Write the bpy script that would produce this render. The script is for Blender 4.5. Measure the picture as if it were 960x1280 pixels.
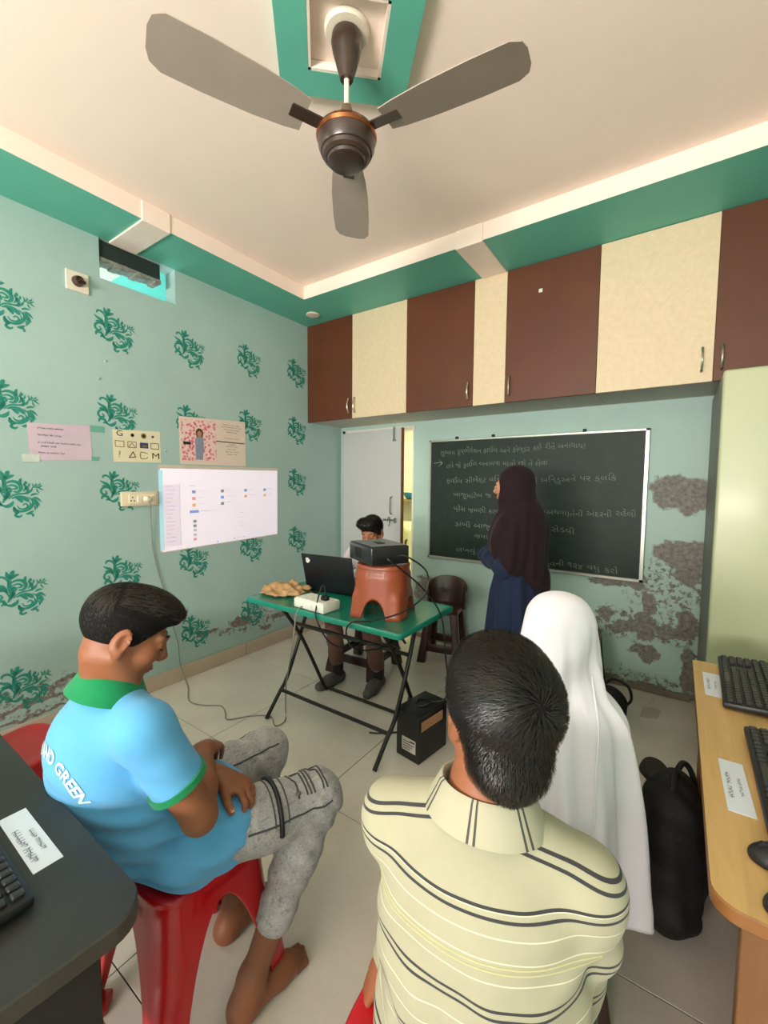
import bpy, bmesh, math, random
import numpy as np
from mathutils import Vector, Matrix
from mathutils.bvhtree import BVHTree

for o in list(bpy.data.objects): bpy.data.objects.remove(o, do_unlink=True)
SC = bpy.context.scene
COL = SC.collection
random.seed(4); RNG = np.random.default_rng(4)

# ------------------------------------------------------------------ camera
CAM_LOC = Vector((2.8656, -3.3696, 1.42))
YAW, PITCH, ROLL, FPX = 0.6037, -0.0675, 0.0083, 529.71
f_ = Vector((-math.sin(YAW)*math.cos(PITCH), math.cos(YAW)*math.cos(PITCH), math.sin(PITCH)))
r0 = Vector((math.cos(YAW), math.sin(YAW), 0)); u0 = r0.cross(f_)
r_ = r0*math.cos(ROLL)+u0*math.sin(ROLL); u_ = -r0*math.sin(ROLL)+u0*math.cos(ROLL)
cd = bpy.data.cameras.new('camera'); cam = bpy.data.objects.new('camera', cd); COL.objects.link(cam)
cd.sensor_fit = 'HORIZONTAL'; cd.sensor_width = 36; cd.lens = 36*FPX/960; cd.clip_start = .02
M = Matrix((r_, u_, -f_)).transposed().to_4x4(); M.translation = CAM_LOC; cam.matrix_world = M
SC.camera = cam

# ------------------------------------------------------------------ world, light, exposure
W = bpy.data.worlds.new('world'); SC.world = W; W.use_nodes = True
bg = W.node_tree.nodes['Background']; bg.inputs[0].default_value = (.75, .85, 1, 1); bg.inputs[1].default_value = .6
SC.view_settings.view_transform = 'Standard'; SC.view_settings.look = 'None'
SC.view_settings.gamma = 1; SC.view_settings.use_curve_mapping = False
SC.view_settings.exposure = -0.2

def area(name, loc, target, sx, sy, power, col):
    l = bpy.data.lights.new(name, 'AREA'); l.shape = 'RECTANGLE'; l.size = sx; l.size_y = sy; l.energy = power; l.color = col
    o = bpy.data.objects.new(name, l); COL.objects.link(o); o.location = loc
    o.rotation_euler = (Vector(target)-Vector(loc)).to_track_quat('-Z', 'Y').to_euler()
    return o
ROOM_X, ROOM_Y = 3.6, -6.0
# daylight entering by the window in the wall behind the camera and by the doorway beside it
area('window_daylight', (2.35, ROOM_Y-.40, 1.55), (2.35, ROOM_Y+.6, 2.70), 2.0, .8, 430, (1, .92, .85))
area('doorway_daylight', (.75, ROOM_Y-.10, 1.05), (.75, 0, 1.05), .85, 1.95, 24, (.80, .91, 1))
area('corridor_daylight', (.75, 1.25, 2.3), (.75, .9, .9), 1.2, .6, 60, (1, .97, .82))
area('neighbour_room_daylight', (-.95, -1.95, 1.9), (-.6, -1.95, 2.9), .9, .9, 16, (.85, 1, 1))

# ------------------------------------------------------------------ helpers
def lin(h):
    h = h.lstrip('#'); out = []
    for i in (0, 2, 4):
        c = int(h[i:i+2], 16)/255
        out.append(c/12.92 if c <= .04045 else ((c+.055)/1.055)**2.4)
    return (*out, 1)
class NT:
    def __init__(s, name):
        s.m = bpy.data.materials.new(name); s.m.use_nodes = True; s.t = s.m.node_tree
        s.b = s.t.nodes['Principled BSDF']; s.tc = s.t.nodes.new('ShaderNodeTexCoord')
        s.obj = s.tc.outputs['Object']
    def n(s, typ, **kw):
        nd = s.t.nodes.new(typ)
        for k, v in kw.items(): setattr(nd, k, v)
        return nd
    def put(s, sock, v):
        if isinstance(v, bpy.types.NodeSocket): s.t.links.new(v, sock)
        else: sock.default_value = v
    def math(s, op, a, b=0.0, c=0.0):
        nd = s.n('ShaderNodeMath', operation=op); s.put(nd.inputs[0], a); s.put(nd.inputs[1], b); s.put(nd.inputs[2], c)
        return nd.outputs[0]
    def vmath(s, op, a, b=(0, 0, 0)):
        nd = s.n('ShaderNodeVectorMath', operation=op); s.put(nd.inputs[0], a)
        if op != 'LENGTH': s.put(nd.inputs[1], b)
        return nd.outputs['Value'] if op == 'LENGTH' else nd.outputs[0]
    def noise(s, scale, detail=4, rough=.55, vec=None, dist=0):
        nd = s.n('ShaderNodeTexNoise'); s.put(nd.inputs['Vector'], vec or s.obj)
        nd.inputs['Scale'].default_value = scale; nd.inputs['Detail'].default_value = detail
        nd.inputs['Roughness'].default_value = rough; nd.inputs['Distortion'].default_value = dist
        return nd
    def mix(s, fac, a, b):
        nd = s.n('ShaderNodeMix', data_type='RGBA'); s.put(nd.inputs[0], fac); s.put(nd.inputs[6], a); s.put(nd.inputs[7], b)
        return nd.outputs[2]
    def ramp(s, v, lo, hi, a=0, b=1):
        nd = s.n('ShaderNodeMapRange'); s.put(nd.inputs[0], v)
        for i, x in enumerate((lo, hi, a, b)): nd.inputs[i+1].default_value = x
        return nd.outputs[0]
    def xyz(s, vec=None):
        nd = s.n('ShaderNodeSeparateXYZ'); s.put(nd.inputs[0], vec or s.obj); return nd.outputs
    def bump(s, h, strength=.3, dist=.01):
        nd = s.n('ShaderNodeBump'); s.put(nd.inputs['Height'], h); nd.inputs['Strength'].default_value = strength
        nd.inputs['Distance'].default_value = dist; s.t.links.new(nd.outputs[0], s.b.inputs['Normal'])
    def col(s, v): s.put(s.b.inputs['Base Color'], v)
    def set(s, **kw):
        for k, v in kw.items(): s.put(s.b.inputs[k.replace('_', ' ')], v)
def scl(c, k): return (min(c[0]*k, 1), min(c[1]*k, 1), min(c[2]*k, 1), 1)
def pmat(name, hexc, rough=.5, var=.1, scale=9, bump=0, bscale=60, metal=0, spec=.5, coat=0, sheen=0, bdist=.004):
    s = NT(name); c = lin(hexc); nz = s.noise(scale)
    s.col(s.mix(s.ramp(nz.outputs['Fac'], .3, .7), scl(c, 1-var), scl(c, 1+var)))
    s.set(Roughness=rough, Metallic=metal, Specular_IOR_Level=spec)
    if coat: s.set(Coat_Weight=coat, Coat_Roughness=.15)
    if sheen: s.set(Sheen_Weight=sheen, Sheen_Roughness=.4)
    if bump: s.bump(s.noise(bscale, 5).outputs['Fac'], bump, bdist)
    return s.m
OFF = {}
def woff(o): return OFF.get(o.name, Vector((0, 0, 0))) if o else Vector((0, 0, 0))
def meta(o, label=None, cat=None, group=None, kind=None):
    if label: o['label'] = label
    if cat: o['category'] = cat
    if group: o['group'] = group
    if kind: o['kind'] = kind
    return o
def thing(name, label, cat, loc=(0, 0, 0), group=None):
    o = bpy.data.objects.new(name, None); COL.objects.link(o); o.location = loc; o.empty_display_size = .05
    OFF[o.name] = Vector(loc); return meta(o, label, cat, group)
def mobj(name, verts, faces, mat, parent=None, smooth=True, ang=35, loc=None, label=None, midx=None):
    """mesh object; verts are world coordinates (loc = own origin when it has no parent)"""
    off = woff(parent) if parent else Vector(loc or (0, 0, 0))
    V = np.asarray(verts, dtype=np.float64).reshape(-1, 3)-np.array(off)
    me = bpy.data.meshes.new(name); me.from_pydata(V.tolist(), [], [list(map(int, f)) for f in faces]); me.validate(verbose=False)
    for m in (mat if isinstance(mat, (list, tuple)) else [mat]): me.materials.append(m)
    if midx is not None and len(midx) == len(me.polygons): me.polygons.foreach_set('material_index', midx)
    if smooth:
        me.polygons.foreach_set('use_smooth', [True]*len(me.polygons))
        if ang < 180: me.set_sharp_from_angle(angle=math.radians(ang))
    o = bpy.data.objects.new(name, me); COL.objects.link(o)
    if parent: o.parent = parent; OFF[o.name] = off.copy()
    else: o.location = off; OFF[o.name] = off.copy()
    if label: o['label'] = label
    return o
def rotz(a):
    c, s = math.cos(a), math.sin(a); return np.array([[c, -s, 0], [s, c, 0], [0, 0, 1.]])
def rot(axis, a): return np.array(Matrix.Rotation(a, 3, Vector(axis)))
def unit(v):
    v = np.asarray(v, float); return v/max(np.linalg.norm(v), 1e-9)
class MB:
    def __init__(s): s.v = []; s.f = []; s.mi = []
    def add(s, V, F, mi=0):
        n = len(s.v); s.v += [tuple(map(float, p)) for p in V]; s.f += [[i+n for i in f] for f in F]; s.mi += [mi]*len(F); return s
    def box(s, lo, hi, R=None, c=None, mi=0):
        x0, y0, z0 = lo; x1, y1, z1 = hi
        V = np.array([(x0, y0, z0), (x1, y0, z0), (x1, y1, z0), (x0, y1, z0), (x0, y0, z1), (x1, y0, z1), (x1, y1, z1), (x0, y1, z1)], float)
        if R is not None: V = V@np.asarray(R).T
        if c is not None: V = V+np.array(c)
        return s.add(V, [(0, 3, 2, 1), (4, 5, 6, 7), (0, 1, 5, 4), (1, 2, 6, 5), (2, 3, 7, 6), (3, 0, 4, 7)], mi)
    def bbox(s, lo, hi, bev=.004, seg=2, R=None, c=None, mi=0):
        bm = bmesh.new(); lo = Vector(lo); hi = Vector(hi); ce = (lo+hi)/2; sz = hi-lo
        bmesh.ops.create_cube(bm, size=1, matrix=Matrix.Translation(ce)@Matrix.Diagonal((*sz, 1)))
        bmesh.ops.bevel(bm, geom=bm.edges[:], offset=min(bev, min(sz)*.49), segments=seg, profile=.5, affect='EDGES')
        bm.verts.index_update(); V = np.array([v.co[:] for v in bm.verts]); F = [[v.index for v in f.verts] for f in bm.faces]; bm.free()
        if R is not None: V = V@np.asarray(R).T
        if c is not None: V = V+np.array(c)
        return s.add(V, F, mi)
    def tube(s, pts, r, n=10, cap=True, mi=0):
        pts = [np.asarray(p, float) for p in pts]; N = len(pts); rs = r if hasattr(r, '__len__') else [r]*N
        t = [unit(pts[min(i+1, N-1)]-pts[max(i-1, 0)]) for i in range(N)]
        a = np.array((0, 0, 1.)) if abs(t[0][2]) < .9 else np.array((1., 0, 0)); nrm = unit(np.cross(t[0], a)); V = []
        for i in range(N):
            nrm = unit(nrm-t[i]*np.dot(nrm, t[i])); b = np.cross(t[i], nrm)
            for k in range(n):
                th = 2*math.pi*k/n; V.append(pts[i]+rs[i]*(math.cos(th)*nrm+math.sin(th)*b))
        F = [(i*n+k, i*n+(k+1) % n, (i+1)*n+(k+1) % n, (i+1)*n+k) for i in range(N-1) for k in range(n)]
        if cap: F += [tuple(range(n-1, -1, -1)), tuple((N-1)*n+k for k in range(n))]
        return s.add(V, F, mi)
    def lathe(s, prof, c, n=32, R=None, mi=0):
        V = [(r*math.cos(2*math.pi*k/n), r*math.sin(2*math.pi*k/n), z) for r, z in prof for k in range(n)]
        V = np.array(V, float)
        if R is not None: V = V@np.asarray(R).T
        N = len(prof)
        F = [(i*n+k, i*n+(k+1) % n, (i+1)*n+(k+1) % n, (i+1)*n+k) for i in range(N-1) for k in range(n)]
        F += [tuple(range(n-1, -1, -1)), tuple((N-1)*n+k for k in range(n))]
        return s.add(V+np.array(c), F, mi)
    def prism(s, poly, z0, z1, T=None, mi=0):
        n = len(poly); V = np.array([(x, y, z0) for x, y in poly]+[(x, y, z1) for x, y in poly], float)
        if T is not None: V = np.array([T(p) for p in V])
        F = [tuple(range(n-1, -1, -1)), tuple(range(n, 2*n))]+[(i, (i+1) % n, n+(i+1) % n, n+i) for i in range(n)]
        return s.add(V, F, mi)
    def loft(s, rings, closed=True, caps=True, mi=0):
        n = len(rings[0]); N = len(rings); V = [p for r in rings for p in r]
        F = [(i*n+k, i*n+(k+1) % n, (i+1)*n+(k+1) % n, (i+1)*n+k) for i in range(N-1) for k in range(n if closed else n-1)]
        if caps: F += [tuple(range(n-1, -1, -1)), tuple((N-1)*n+k for k in range(n))]
        return s.add(V, F, mi)
    def obj(s, name, mat, parent=None, **kw):
        return mobj(name, s.v, s.f, mat, parent, midx=s.mi if any(s.mi) else None, **kw)
def rrect(w, h, r, seg=6, c=(0, 0)):
    P = []
    for cx, cy, a0 in ((w/2-r, h/2-r, 0), (-w/2+r, h/2-r, 90), (-w/2+r, -h/2+r, 180), (w/2-r, -h/2+r, 270)):
        for k in range(seg+1):
            a = math.radians(a0+90*k/seg); P.append((c[0]+cx+r*math.cos(a), c[1]+cy+r*math.sin(a)))
    return P
def catmull(P, m=6):
    P = [np.asarray(p, float) for p in P]; Q = [2*P[0]-P[1]]+P+[2*P[-1]-P[-2]]; out = []
    for i in range(1, len(Q)-2):
        for k in range(m):
            t = k/m; a, b, c, d = Q[i-1:i+3]
            out.append(.5*((2*b)+(c-a)*t+(2*a-5*b+4*c-d)*t*t+(-a+3*b-3*c+d)*t**3))
    out.append(P[-1]); return out
def text_geo(body, size, align='LEFT', width=0):
    cu = bpy.data.curves.new('text_tmp', 'FONT'); cu.body = body; cu.size = size; cu.align_x = align; cu.resolution_u = 2
    cu.offset = width
    o = bpy.data.objects.new('text_tmp', cu); COL.objects.link(o); bpy.context.view_layer.update()
    me = bpy.data.meshes.new_from_object(o.evaluated_get(bpy.context.evaluated_depsgraph_get()))
    V = np.array([v.co[:] for v in me.vertices]).reshape(-1, 3); F = [list(p.vertices) for p in me.polygons]
    bpy.data.objects.remove(o); bpy.data.curves.remove(cu); bpy.data.meshes.remove(me)
    return V, F

def scribble_geo(counts, size, seed=1, align='LEFT'):
    """small unreadable print: runs of tiny strokes, counts = strokes groups per word"""
    rg = random.Random(seed); V = []; F = []; x = 0; lw = size*.09
    def bar(x0, y0, x1, y1): n = len(V); V.extend([(x0, y0, 0), (x1, y0, 0), (x1, y1, 0), (x0, y1, 0)]); F.append([n, n+1, n+2, n+3])
    for c in counts:
        for _ in range(c):
            w = size*rg.uniform(.32, .5); a, b = rg.uniform(0, .15)*size, rg.uniform(.5, .72)*size
            bar(x+w*.75, a, x+w*.75+lw, b); y = rg.uniform(.1, .5)*size; bar(x, y, x+w*.8, y+lw)
            if rg.random() < .6: bar(x+w*.1, y, x+w*.1+lw, min(y+.3*size, b))
            x += w*1.12
        x += size*.35
    V = np.array(V, float)
    if align == 'CENTER': V[:, 0] -= x/2
    return V, F

# ------------------------------------------------------------------ implicit surfaces (bodies, clothes)
class SDF:
    def __init__(s, lo, hi, h):
        s.lo = np.array(lo, float); s.h = h; s.n = np.ceil((np.array(hi)-s.lo)/h).astype(int)+1
        s.f = np.full(tuple(s.n), .06, np.float32)
        s.ax = [(s.lo[i]+h*np.arange(s.n[i])).astype(np.float32) for i in range(3)]
    def sub(s, lo, hi):
        a = np.clip(np.floor((np.array(lo)-s.lo)/s.h).astype(int), 0, s.n); b = np.clip(np.ceil((np.array(hi)-s.lo)/s.h).astype(int)+1, 0, s.n)
        return tuple(slice(int(i), int(j)) for i, j in zip(a, b))
    def grid(s, sl): return np.meshgrid(s.ax[0][sl[0]], s.ax[1][sl[1]], s.ax[2][sl[2]], indexing='ij', sparse=True)
    def comb(s, sl, d, k, op):
        a = s.f[sl]
        if a.size == 0: return s
        if op == 'u':
            if k <= 0: s.f[sl] = np.minimum(a, d); return s
            h = np.clip(.5+.5*(a-d)/k, 0, 1); s.f[sl] = a*(1-h)+d*h-k*h*(1-h)
        else:
            d = -d
            if k <= 0: s.f[sl] = np.maximum(a, d); return s
            h = np.clip(.5-.5*(a-d)/k, 0, 1); s.f[sl] = a*(1-h)+d*h+k*h*(1-h)
        return s
    def cap(s, a, b, ra, rb=None, k=.02, op='u'):
        rb = ra if rb is None else rb; a = np.asarray(a, float); b = np.asarray(b, float); m = max(ra, rb)+k+.03
        sl = s.sub(np.minimum(a, b)-m, np.maximum(a, b)+m); X, Y, Z = s.grid(sl); d = b-a; L = float(d@d)+1e-12
        t = np.clip(((X-a[0])*d[0]+(Y-a[1])*d[1]+(Z-a[2])*d[2])/L, 0, 1)
        q = np.sqrt((X-a[0]-t*d[0])**2+(Y-a[1]-t*d[1])**2+(Z-a[2]-t*d[2])**2)-(ra+(rb-ra)*t)
        return s.comb(sl, q, k, op)
    def chain(s, pts, rs, k=.02):
        for i in range(len(pts)-1): s.cap(pts[i], pts[i+1], rs[i], rs[i+1], k)
        return s
    def ell(s, c, r, R=None, k=.02, op='u'):
        c = np.asarray(c, float); m = max(r)+k+.03; sl = s.sub(c-m, c+m); X, Y, Z = s.grid(sl); X = X-c[0]; Y = Y-c[1]; Z = Z-c[2]
        R = np.eye(3) if R is None else np.asarray(R)
        q = [X*R[0, i]+Y*R[1, i]+Z*R[2, i] for i in range(3)]
        k0 = np.sqrt(sum((q[i]/r[i])**2 for i in range(3))); k1 = np.sqrt(sum((q[i]/r[i]**2)**2 for i in range(3)))+1e-9
        return s.comb(sl, k0*(k0-1)/k1, k, op)
    def plane(s, c, n, k=.0):
        """keep the side the normal points away from"""
        n = unit(n); sl = (slice(None),)*3; X, Y, Z = s.grid(sl)
        d = (X-c[0])*n[0]+(Y-c[1])*n[1]+(Z-c[2])*n[2]
        s.f = np.maximum(s.f, d.astype(np.float32)); return s
    def disp(s, fn):
        X, Y, Z = s.grid((slice(None),)*3); s.f = (s.f+fn(X, Y, Z)).astype(np.float32); return s
    def mesh(s, smooth=1):
        f = s.f; f[0] = f[-1] = .06; f[:, 0] = f[:, -1] = .06; f[:, :, 0] = f[:, :, -1] = .06
        S = f < 0; nx, ny, nz = S.shape; cnt = np.zeros((nx-1, ny-1, nz-1), np.int8)
        for dx in (0, 1):
            for dy in (0, 1):
                for dz in (0, 1): cnt += S[dx:nx-1+dx, dy:ny-1+dy, dz:nz-1+dz]
        act = np.argwhere((cnt > 0) & (cnt < 8)); idx = np.full(cnt.shape, -1, np.int32)
        idx[act[:, 0], act[:, 1], act[:, 2]] = np.arange(len(act))
        P = np.zeros((len(act), 3)); W_ = np.zeros(len(act))
        cor = [(i, j, k) for i in (0, 1) for j in (0, 1) for k in (0, 1)]
        for a in cor:
            for ax in range(3):
                if a[ax]: continue
                b = list(a); b[ax] = 1
                va = f[act[:, 0]+a[0], act[:, 1]+a[1], act[:, 2]+a[2]]; vb = f[act[:, 0]+b[0], act[:, 1]+b[1], act[:, 2]+b[2]]
                m = (va < 0) != (vb < 0); t = np.where(m, va/np.where(m, va-vb, 1), 0)
                q = np.tile(np.array(a, float), (len(act), 1)); q[:, ax] = t; P += q*m[:, None]; W_ += m
        V = (act+P/W_[:, None])*s.h+s.lo; F = []
        for ax in range(3):
            sa = [slice(1, -1)]*3; sa[ax] = slice(0, -1); sb = [slice(1, -1)]*3; sb[ax] = slice(1, None)
            A = S[tuple(sa)]; B = S[tuple(sb)]; e = np.argwhere(A != B); 
            if not len(e): continue
            inside = A[e[:, 0], e[:, 1], e[:, 2]]; o = np.ones(3, int); o[ax] = 0; e = e+o; u, v = (ax+1) % 3, (ax+2) % 3
            def cell(du, dv):
                c = e.copy(); c[:, u] -= du; c[:, v] -= dv; return idx[c[:, 0], c[:, 1], c[:, 2]]
            Q = np.stack([cell(1, 1), cell(0, 1), cell(0, 0), cell(1, 0)], 1); Q[~inside] = Q[~inside][:, ::-1]; F.append(Q)
        F = np.concatenate(F)
        for _ in range(smooth):
            acc = np.zeros_like(V); c = np.zeros(len(V))
            for i in range(4):
                a, b = F[:, i], F[:, (i+1) % 4]; np.add.at(acc, a, V[b]); np.add.at(acc, b, V[a]); np.add.at(c, a, 1); np.add.at(c, b, 1)
            V = V*.5+.5*acc/np.maximum(c, 1)[:, None]
        return V, F
    def obj(s, name, mat, parent, smooth=1, **kw):
        V, F = s.mesh(smooth); return mobj(name, V, F.tolist(), mat, parent, ang=180, **kw)
# ------------------------------------------------------------------ materials of the setting
def blob_mask(s, blobs, plane, amp=.09, nscale=9, lo=.9, hi=1.05):
    """0..1 mask: wear patches with their own ragged outline; blobs = (a, b, ra, rb) in wall coordinates"""
    nz = s.noise(nscale, 6, .62); d = s.vmath('MULTIPLY', s.vmath('SUBTRACT', nz.outputs['Color'], (.5, .5, .5)), (amp*2,)*3)
    p = s.vmath('ADD', s.obj, d); res = None
    for a, b, ra, rb in blobs:
        c = (a, 0, b) if plane == 'xz' else (0, a, b); iv = (1/ra, 0, 1/rb) if plane == 'xz' else (0, 1/ra, 1/rb)
        L = s.vmath('LENGTH', s.vmath('MULTIPLY', s.vmath('SUBTRACT', p, c), iv)); res = L if res is None else s.math('MINIMUM', res, L)
    return s.ramp(res, lo, hi, 1, 0)
def wall_mat(name, hexc, blobs, plane, plaster='#6f6a63', amp=.09, extra=None):
    s = NT(name); c = lin(hexc); n1 = s.noise(1.7, 5); n2 = s.noise(45, 3)
    base = s.mix(s.ramp(n1.outputs['Fac'], .3, .7), scl(c, .95), scl(c, 1.05))
    h = n2.outputs['Fac']
    if blobs:
        m = blob_mask(s, blobs, plane, amp)
        g = lin(plaster); n3 = s.noise(38, 6, .7); gc = s.mix(s.ramp(n3.outputs['Fac'], .35, .68), scl(g, .5), scl(g, 1.3))
        if extra:
            m2 = blob_mask(s, extra, plane, amp*1.3, 22, .8, 1.0); sp = s.math('MULTIPLY', m2, s.ramp(s.noise(26, 5, .7).outputs['Fac'], .5, .56))
            m = s.math('MAXIMUM', m, sp)
        base = s.mix(m, base, gc); h = s.math('SUBTRACT', s.math('MULTIPLY', n2.outputs['Fac'], .25), s.math('MULTIPLY', m, 1.0))
        s.bump(h, .5, .004)
    else: s.bump(h, .06, .004)
    s.col(base); s.set(Roughness=.62, Specular_IOR_Level=.35); return s.m
M_WALL_L = wall_mat('wall_paint_teal_left', '#a9c3bd', [(-1.24, .29, .11, .045), (-1.55, .285, .10, .018), (-.83, .25, .12, .03), (-1.0, .17, .07, .02), (-.5, .22, .10, .06),
    (-2.62, .2, .22, .012), (-2.38, .28, .14, .014), (-2.62, .13, .2, .010), (-2.3, .18, .09, .022), (-2.85, .2, .2, .012)], 'yz', '#8d7f7a', .055,
    [(-1.05, .26, .5, .07), (-2.5, .22, .45, .09)])
M_WALL_B = wall_mat('wall_paint_teal_back', '#adc6be', [(2.88, 1.375, .165, .125), (2.95, 1.33, .1, .1), (2.9, .97, .17, .10), (2.96, .86, .08, .09), (2.55, .735, .2, .035), (2.475, .51, .06, .06), (2.745, .62, .04, .09), (2.735, .46, .07, .10), (2.6, .425, .12, .04), (2.87, .43, .10, .035),
    (2.965, .52, .07, .10), (2.985, .2, .05, .16), (2.735, .27, .10, .06), (2.37, .42, .09, .05), (1.05, .42, .16, .16), (2.4, .03, 1.2, .025)], 'xz', '#86817a', .085,
    [(2.68, .45, .5, .12), (2.85, .75, .3, .2), (2.55, .08, .6, .05)])
M_WALL = wall_mat('wall_paint_teal', '#b9cdc7', None, 'xz')
M_CEIL = pmat('ceiling_paint_cream', '#fbe6d8', .7, .025, 1.5, .05, 60, spec=.3)
M_TEAL = pmat('soffit_paint_teal', '#62b5a0', .5, .05, 2, .04, 60, spec=.4)
M_FASC = pmat('fascia_paint_white', '#f6e4d6', .55, .02, 3, spec=.3)
M_GREYPAINT = pmat('grey_paint', '#a7aaa2', .6, .06, 4)
def tile_mat():
    s = NT('floor_tile_ceramic'); c = lin('#ddd2c5'); a = s.noise(2.2, 6, .6); b = s.noise(70, 3, .6)
    base = s.mix(s.ramp(a.outputs['Fac'], .35, .7), scl(c, .88), scl(c, 1.06)); base = s.mix(s.ramp(b.outputs['Fac'], .55, .75, 0, .35), base, scl(c, .78))
    s.col(base); s.set(Roughness=s.ramp(a.outputs['Fac'], .3, .7, .14, .26), Specular_IOR_Level=.5); s.bump(b.outputs['Fac'], .015, .002); return s.m
M_TILE = tile_mat()
M_GROUT = pmat('tile_joint_grout', '#4b443c', .85)
M_SKIRT = pmat('skirting_tile', '#c9b5a0', .3, .06, 5)

# ------------------------------------------------------------------ room shell
T = .12
b = MB().box((-T, ROOM_Y-T, -.06), (ROOM_X+T, T, -.004)); floor = meta(b.obj('floor', M_GROUT, smooth=False), kind='structure')
gx = [0, .793, 1.586, 2.379, 3.172, ROOM_X]; gy = [0, -.383, -1.210, -2.037, -2.864, -3.691, -4.518, -5.345, ROOM_Y]
for i in range(5):
    for j in range(8):
        MB().bbox((gx[i]+.0018, gy[j+1]+.0018, -.004), (gx[i+1]-.0018, gy[j]-.0018, 0), .0008, 1).obj('tile', M_TILE, floor, smooth=False)
vy0, vy1, vz0, vz1 = -2.195, -1.735, 2.62, 2.85
b = MB(); H = 3.0
for lo, hi in (((-T, ROOM_Y-T, 0), (0, vy0, H)), ((-T, vy1, 0), (0, T, H)), ((-T, vy0, 0), (0, vy1, vz0)), ((-T, vy0, vz1), (0, vy1, H))): b.box(lo, hi)
wall_left = meta(b.obj('wall_left', M_WALL_L, smooth=False), kind='structure')
dx0, dx1, dz1 = .03, .875, 1.945
b = MB()
for lo, hi in (((0, 0, 0), (dx0, T, H)), ((dx1, 0, 0), (ROOM_X+T, T, H)), ((dx0, 0, dz1), (dx1, T, H))): b.box(lo, hi)
wall_back = meta(b.obj('wall_back', M_WALL_B, smooth=False), kind='structure')
meta(MB().box((ROOM_X, ROOM_Y-T, 0), (ROOM_X+T, 0, H)).obj('wall_right', M_WALL, smooth=False), kind='structure')
b = MB(); wx0, wx1, wz0, wz1 = 1.4, 3.3, 1.2, 2.3; ex0, ex1, ez1 = .3, 1.2, 2.05
for lo, hi in (((0, 0), (ex0, H)), ((ex0, ez1), (ex1, H)), ((ex1, 0), (wx0, H)), ((wx0, 0), (wx1, wz0)), ((wx0, wz1), (wx1, H)), ((wx1, 0), (ROOM_X, H))):
    b.box((lo[0], ROOM_Y-T, lo[1]), (hi[0], ROOM_Y, hi[1]))
meta(b.obj('wall_front', M_WALL, smooth=False), kind='structure')
w1 = meta(thing('window_1', None, None, (2.35, ROOM_Y-.06, wz0)), kind='structure')
fr = MB()
for lo, hi in (((wx0, wz0), (wx1, wz0+.05)), ((wx0, wz1-.05), (wx1, wz1)), ((wx0, wz0), (wx0+.05, wz1)), ((wx1-.05, wz0), (wx1, wz1)), ((2.33, wz0), (2.37, wz1))):
    fr.box((lo[0], ROOM_Y-.08, lo[1]), (hi[0], ROOM_Y-.04, hi[1]))
fr.obj('window_frame', M_FASC, w1, smooth=False)
for k in range(9):
    x = wx0+.05+(k+.5)*.2; MB().tube([(x, ROOM_Y-.03, wz0), (x, ROOM_Y-.03, wz1)], .006, 6).obj('window_bar', M_GREYPAINT, w1)
d2 = meta(thing('door_2', None, None, (.75, ROOM_Y-.06, 0)), kind='structure')
fr = MB()
for lo, hi in (((ex0, 0), (ex0+.05, ez1)), ((ex1-.05, 0), (ex1, ez1)), ((ex0, ez1-.05), (ex1, ez1))): fr.box((lo[0], ROOM_Y-.1, lo[1]), (hi[0], ROOM_Y-.02, hi[1]))
fr.obj('door_frame', M_FASC, d2, smooth=False)
# ceiling and the dropped border
SOF, CEI, IX, IY, IX2, IY2 = 2.85, 2.948, .396, -.916, 3.2, -5.1
meta(MB().box((-T, ROOM_Y-T, CEI), (ROOM_X+T, T, CEI+.1)).obj('ceiling', M_CEIL, smooth=False), kind='structure')
def ringbox(lo, hi, inner):
    m = MB().box(lo, hi); m.mi = [0]*6
    for k in inner: m.mi[k] = 1
    return m
# faces: 0 bottom 1 top 2 front(-y) 3 right(+x) 4 back 5 left
for nm, lo, hi, inner in (('trim_1', (0, IY, SOF), (ROOM_X, 0, CEI), (2,)), ('trim_2', (0, ROOM_Y, SOF), (IX, IY, CEI), (3,)), ('trim_3', (IX2, ROOM_Y, SOF), (ROOM_X, IY, CEI), (5,)), ('trim_4', (IX, ROOM_Y, SOF), (IX2, IY2, CEI), (4,))):
    m = ringbox(lo, hi, inner); o = mobj(nm, m.v, m.f, [M_TEAL, M_FASC], smooth=False, midx=m.mi); meta(o, kind='structure')
meta(MB().bbox((0, -2.14, SOF-.010), (IX+.008, -1.985, CEI), .002, 1).obj('trim_5', M_FASC, smooth=False), kind='structure')
meta(MB().bbox((1.69, IY-.008, SOF-.010), (1.862, -.486, CEI), .002, 1).obj('trim_6', M_FASC, smooth=False), kind='structure')
# skirting
bl = meta(MB().box((0, ROOM_Y, 0), (.006, 0, .098)).obj('baseboard_left', M_GROUT, smooth=False), kind='structure')
for j in range(8): MB().bbox((.004, gy[j+1]+.0015, .002), (.012, gy[j]-.0015, .105), .002, 1).obj('tile', M_SKIRT, bl, smooth=False)
bb = meta(MB().box((dx1+.03, -.006, 0), (3.0, 0, .03)).obj('baseboard_back', M_GROUT, smooth=False), kind='structure')
for i in range(4):
    a = max(gx[i], dx1+.03)+.0015; e = min(gx[i+1], 3.0)-.0015
    if e > a: MB().bbox((a, -.011, .002), (e, -.003, .04), .002, 1).obj('tile', pmat('skirting_tile_back', '#85796b', .5, .1) if i == 1 else bpy.data.materials.get('skirting_tile_back') or M_SKIRT, bb, smooth=False)

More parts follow.
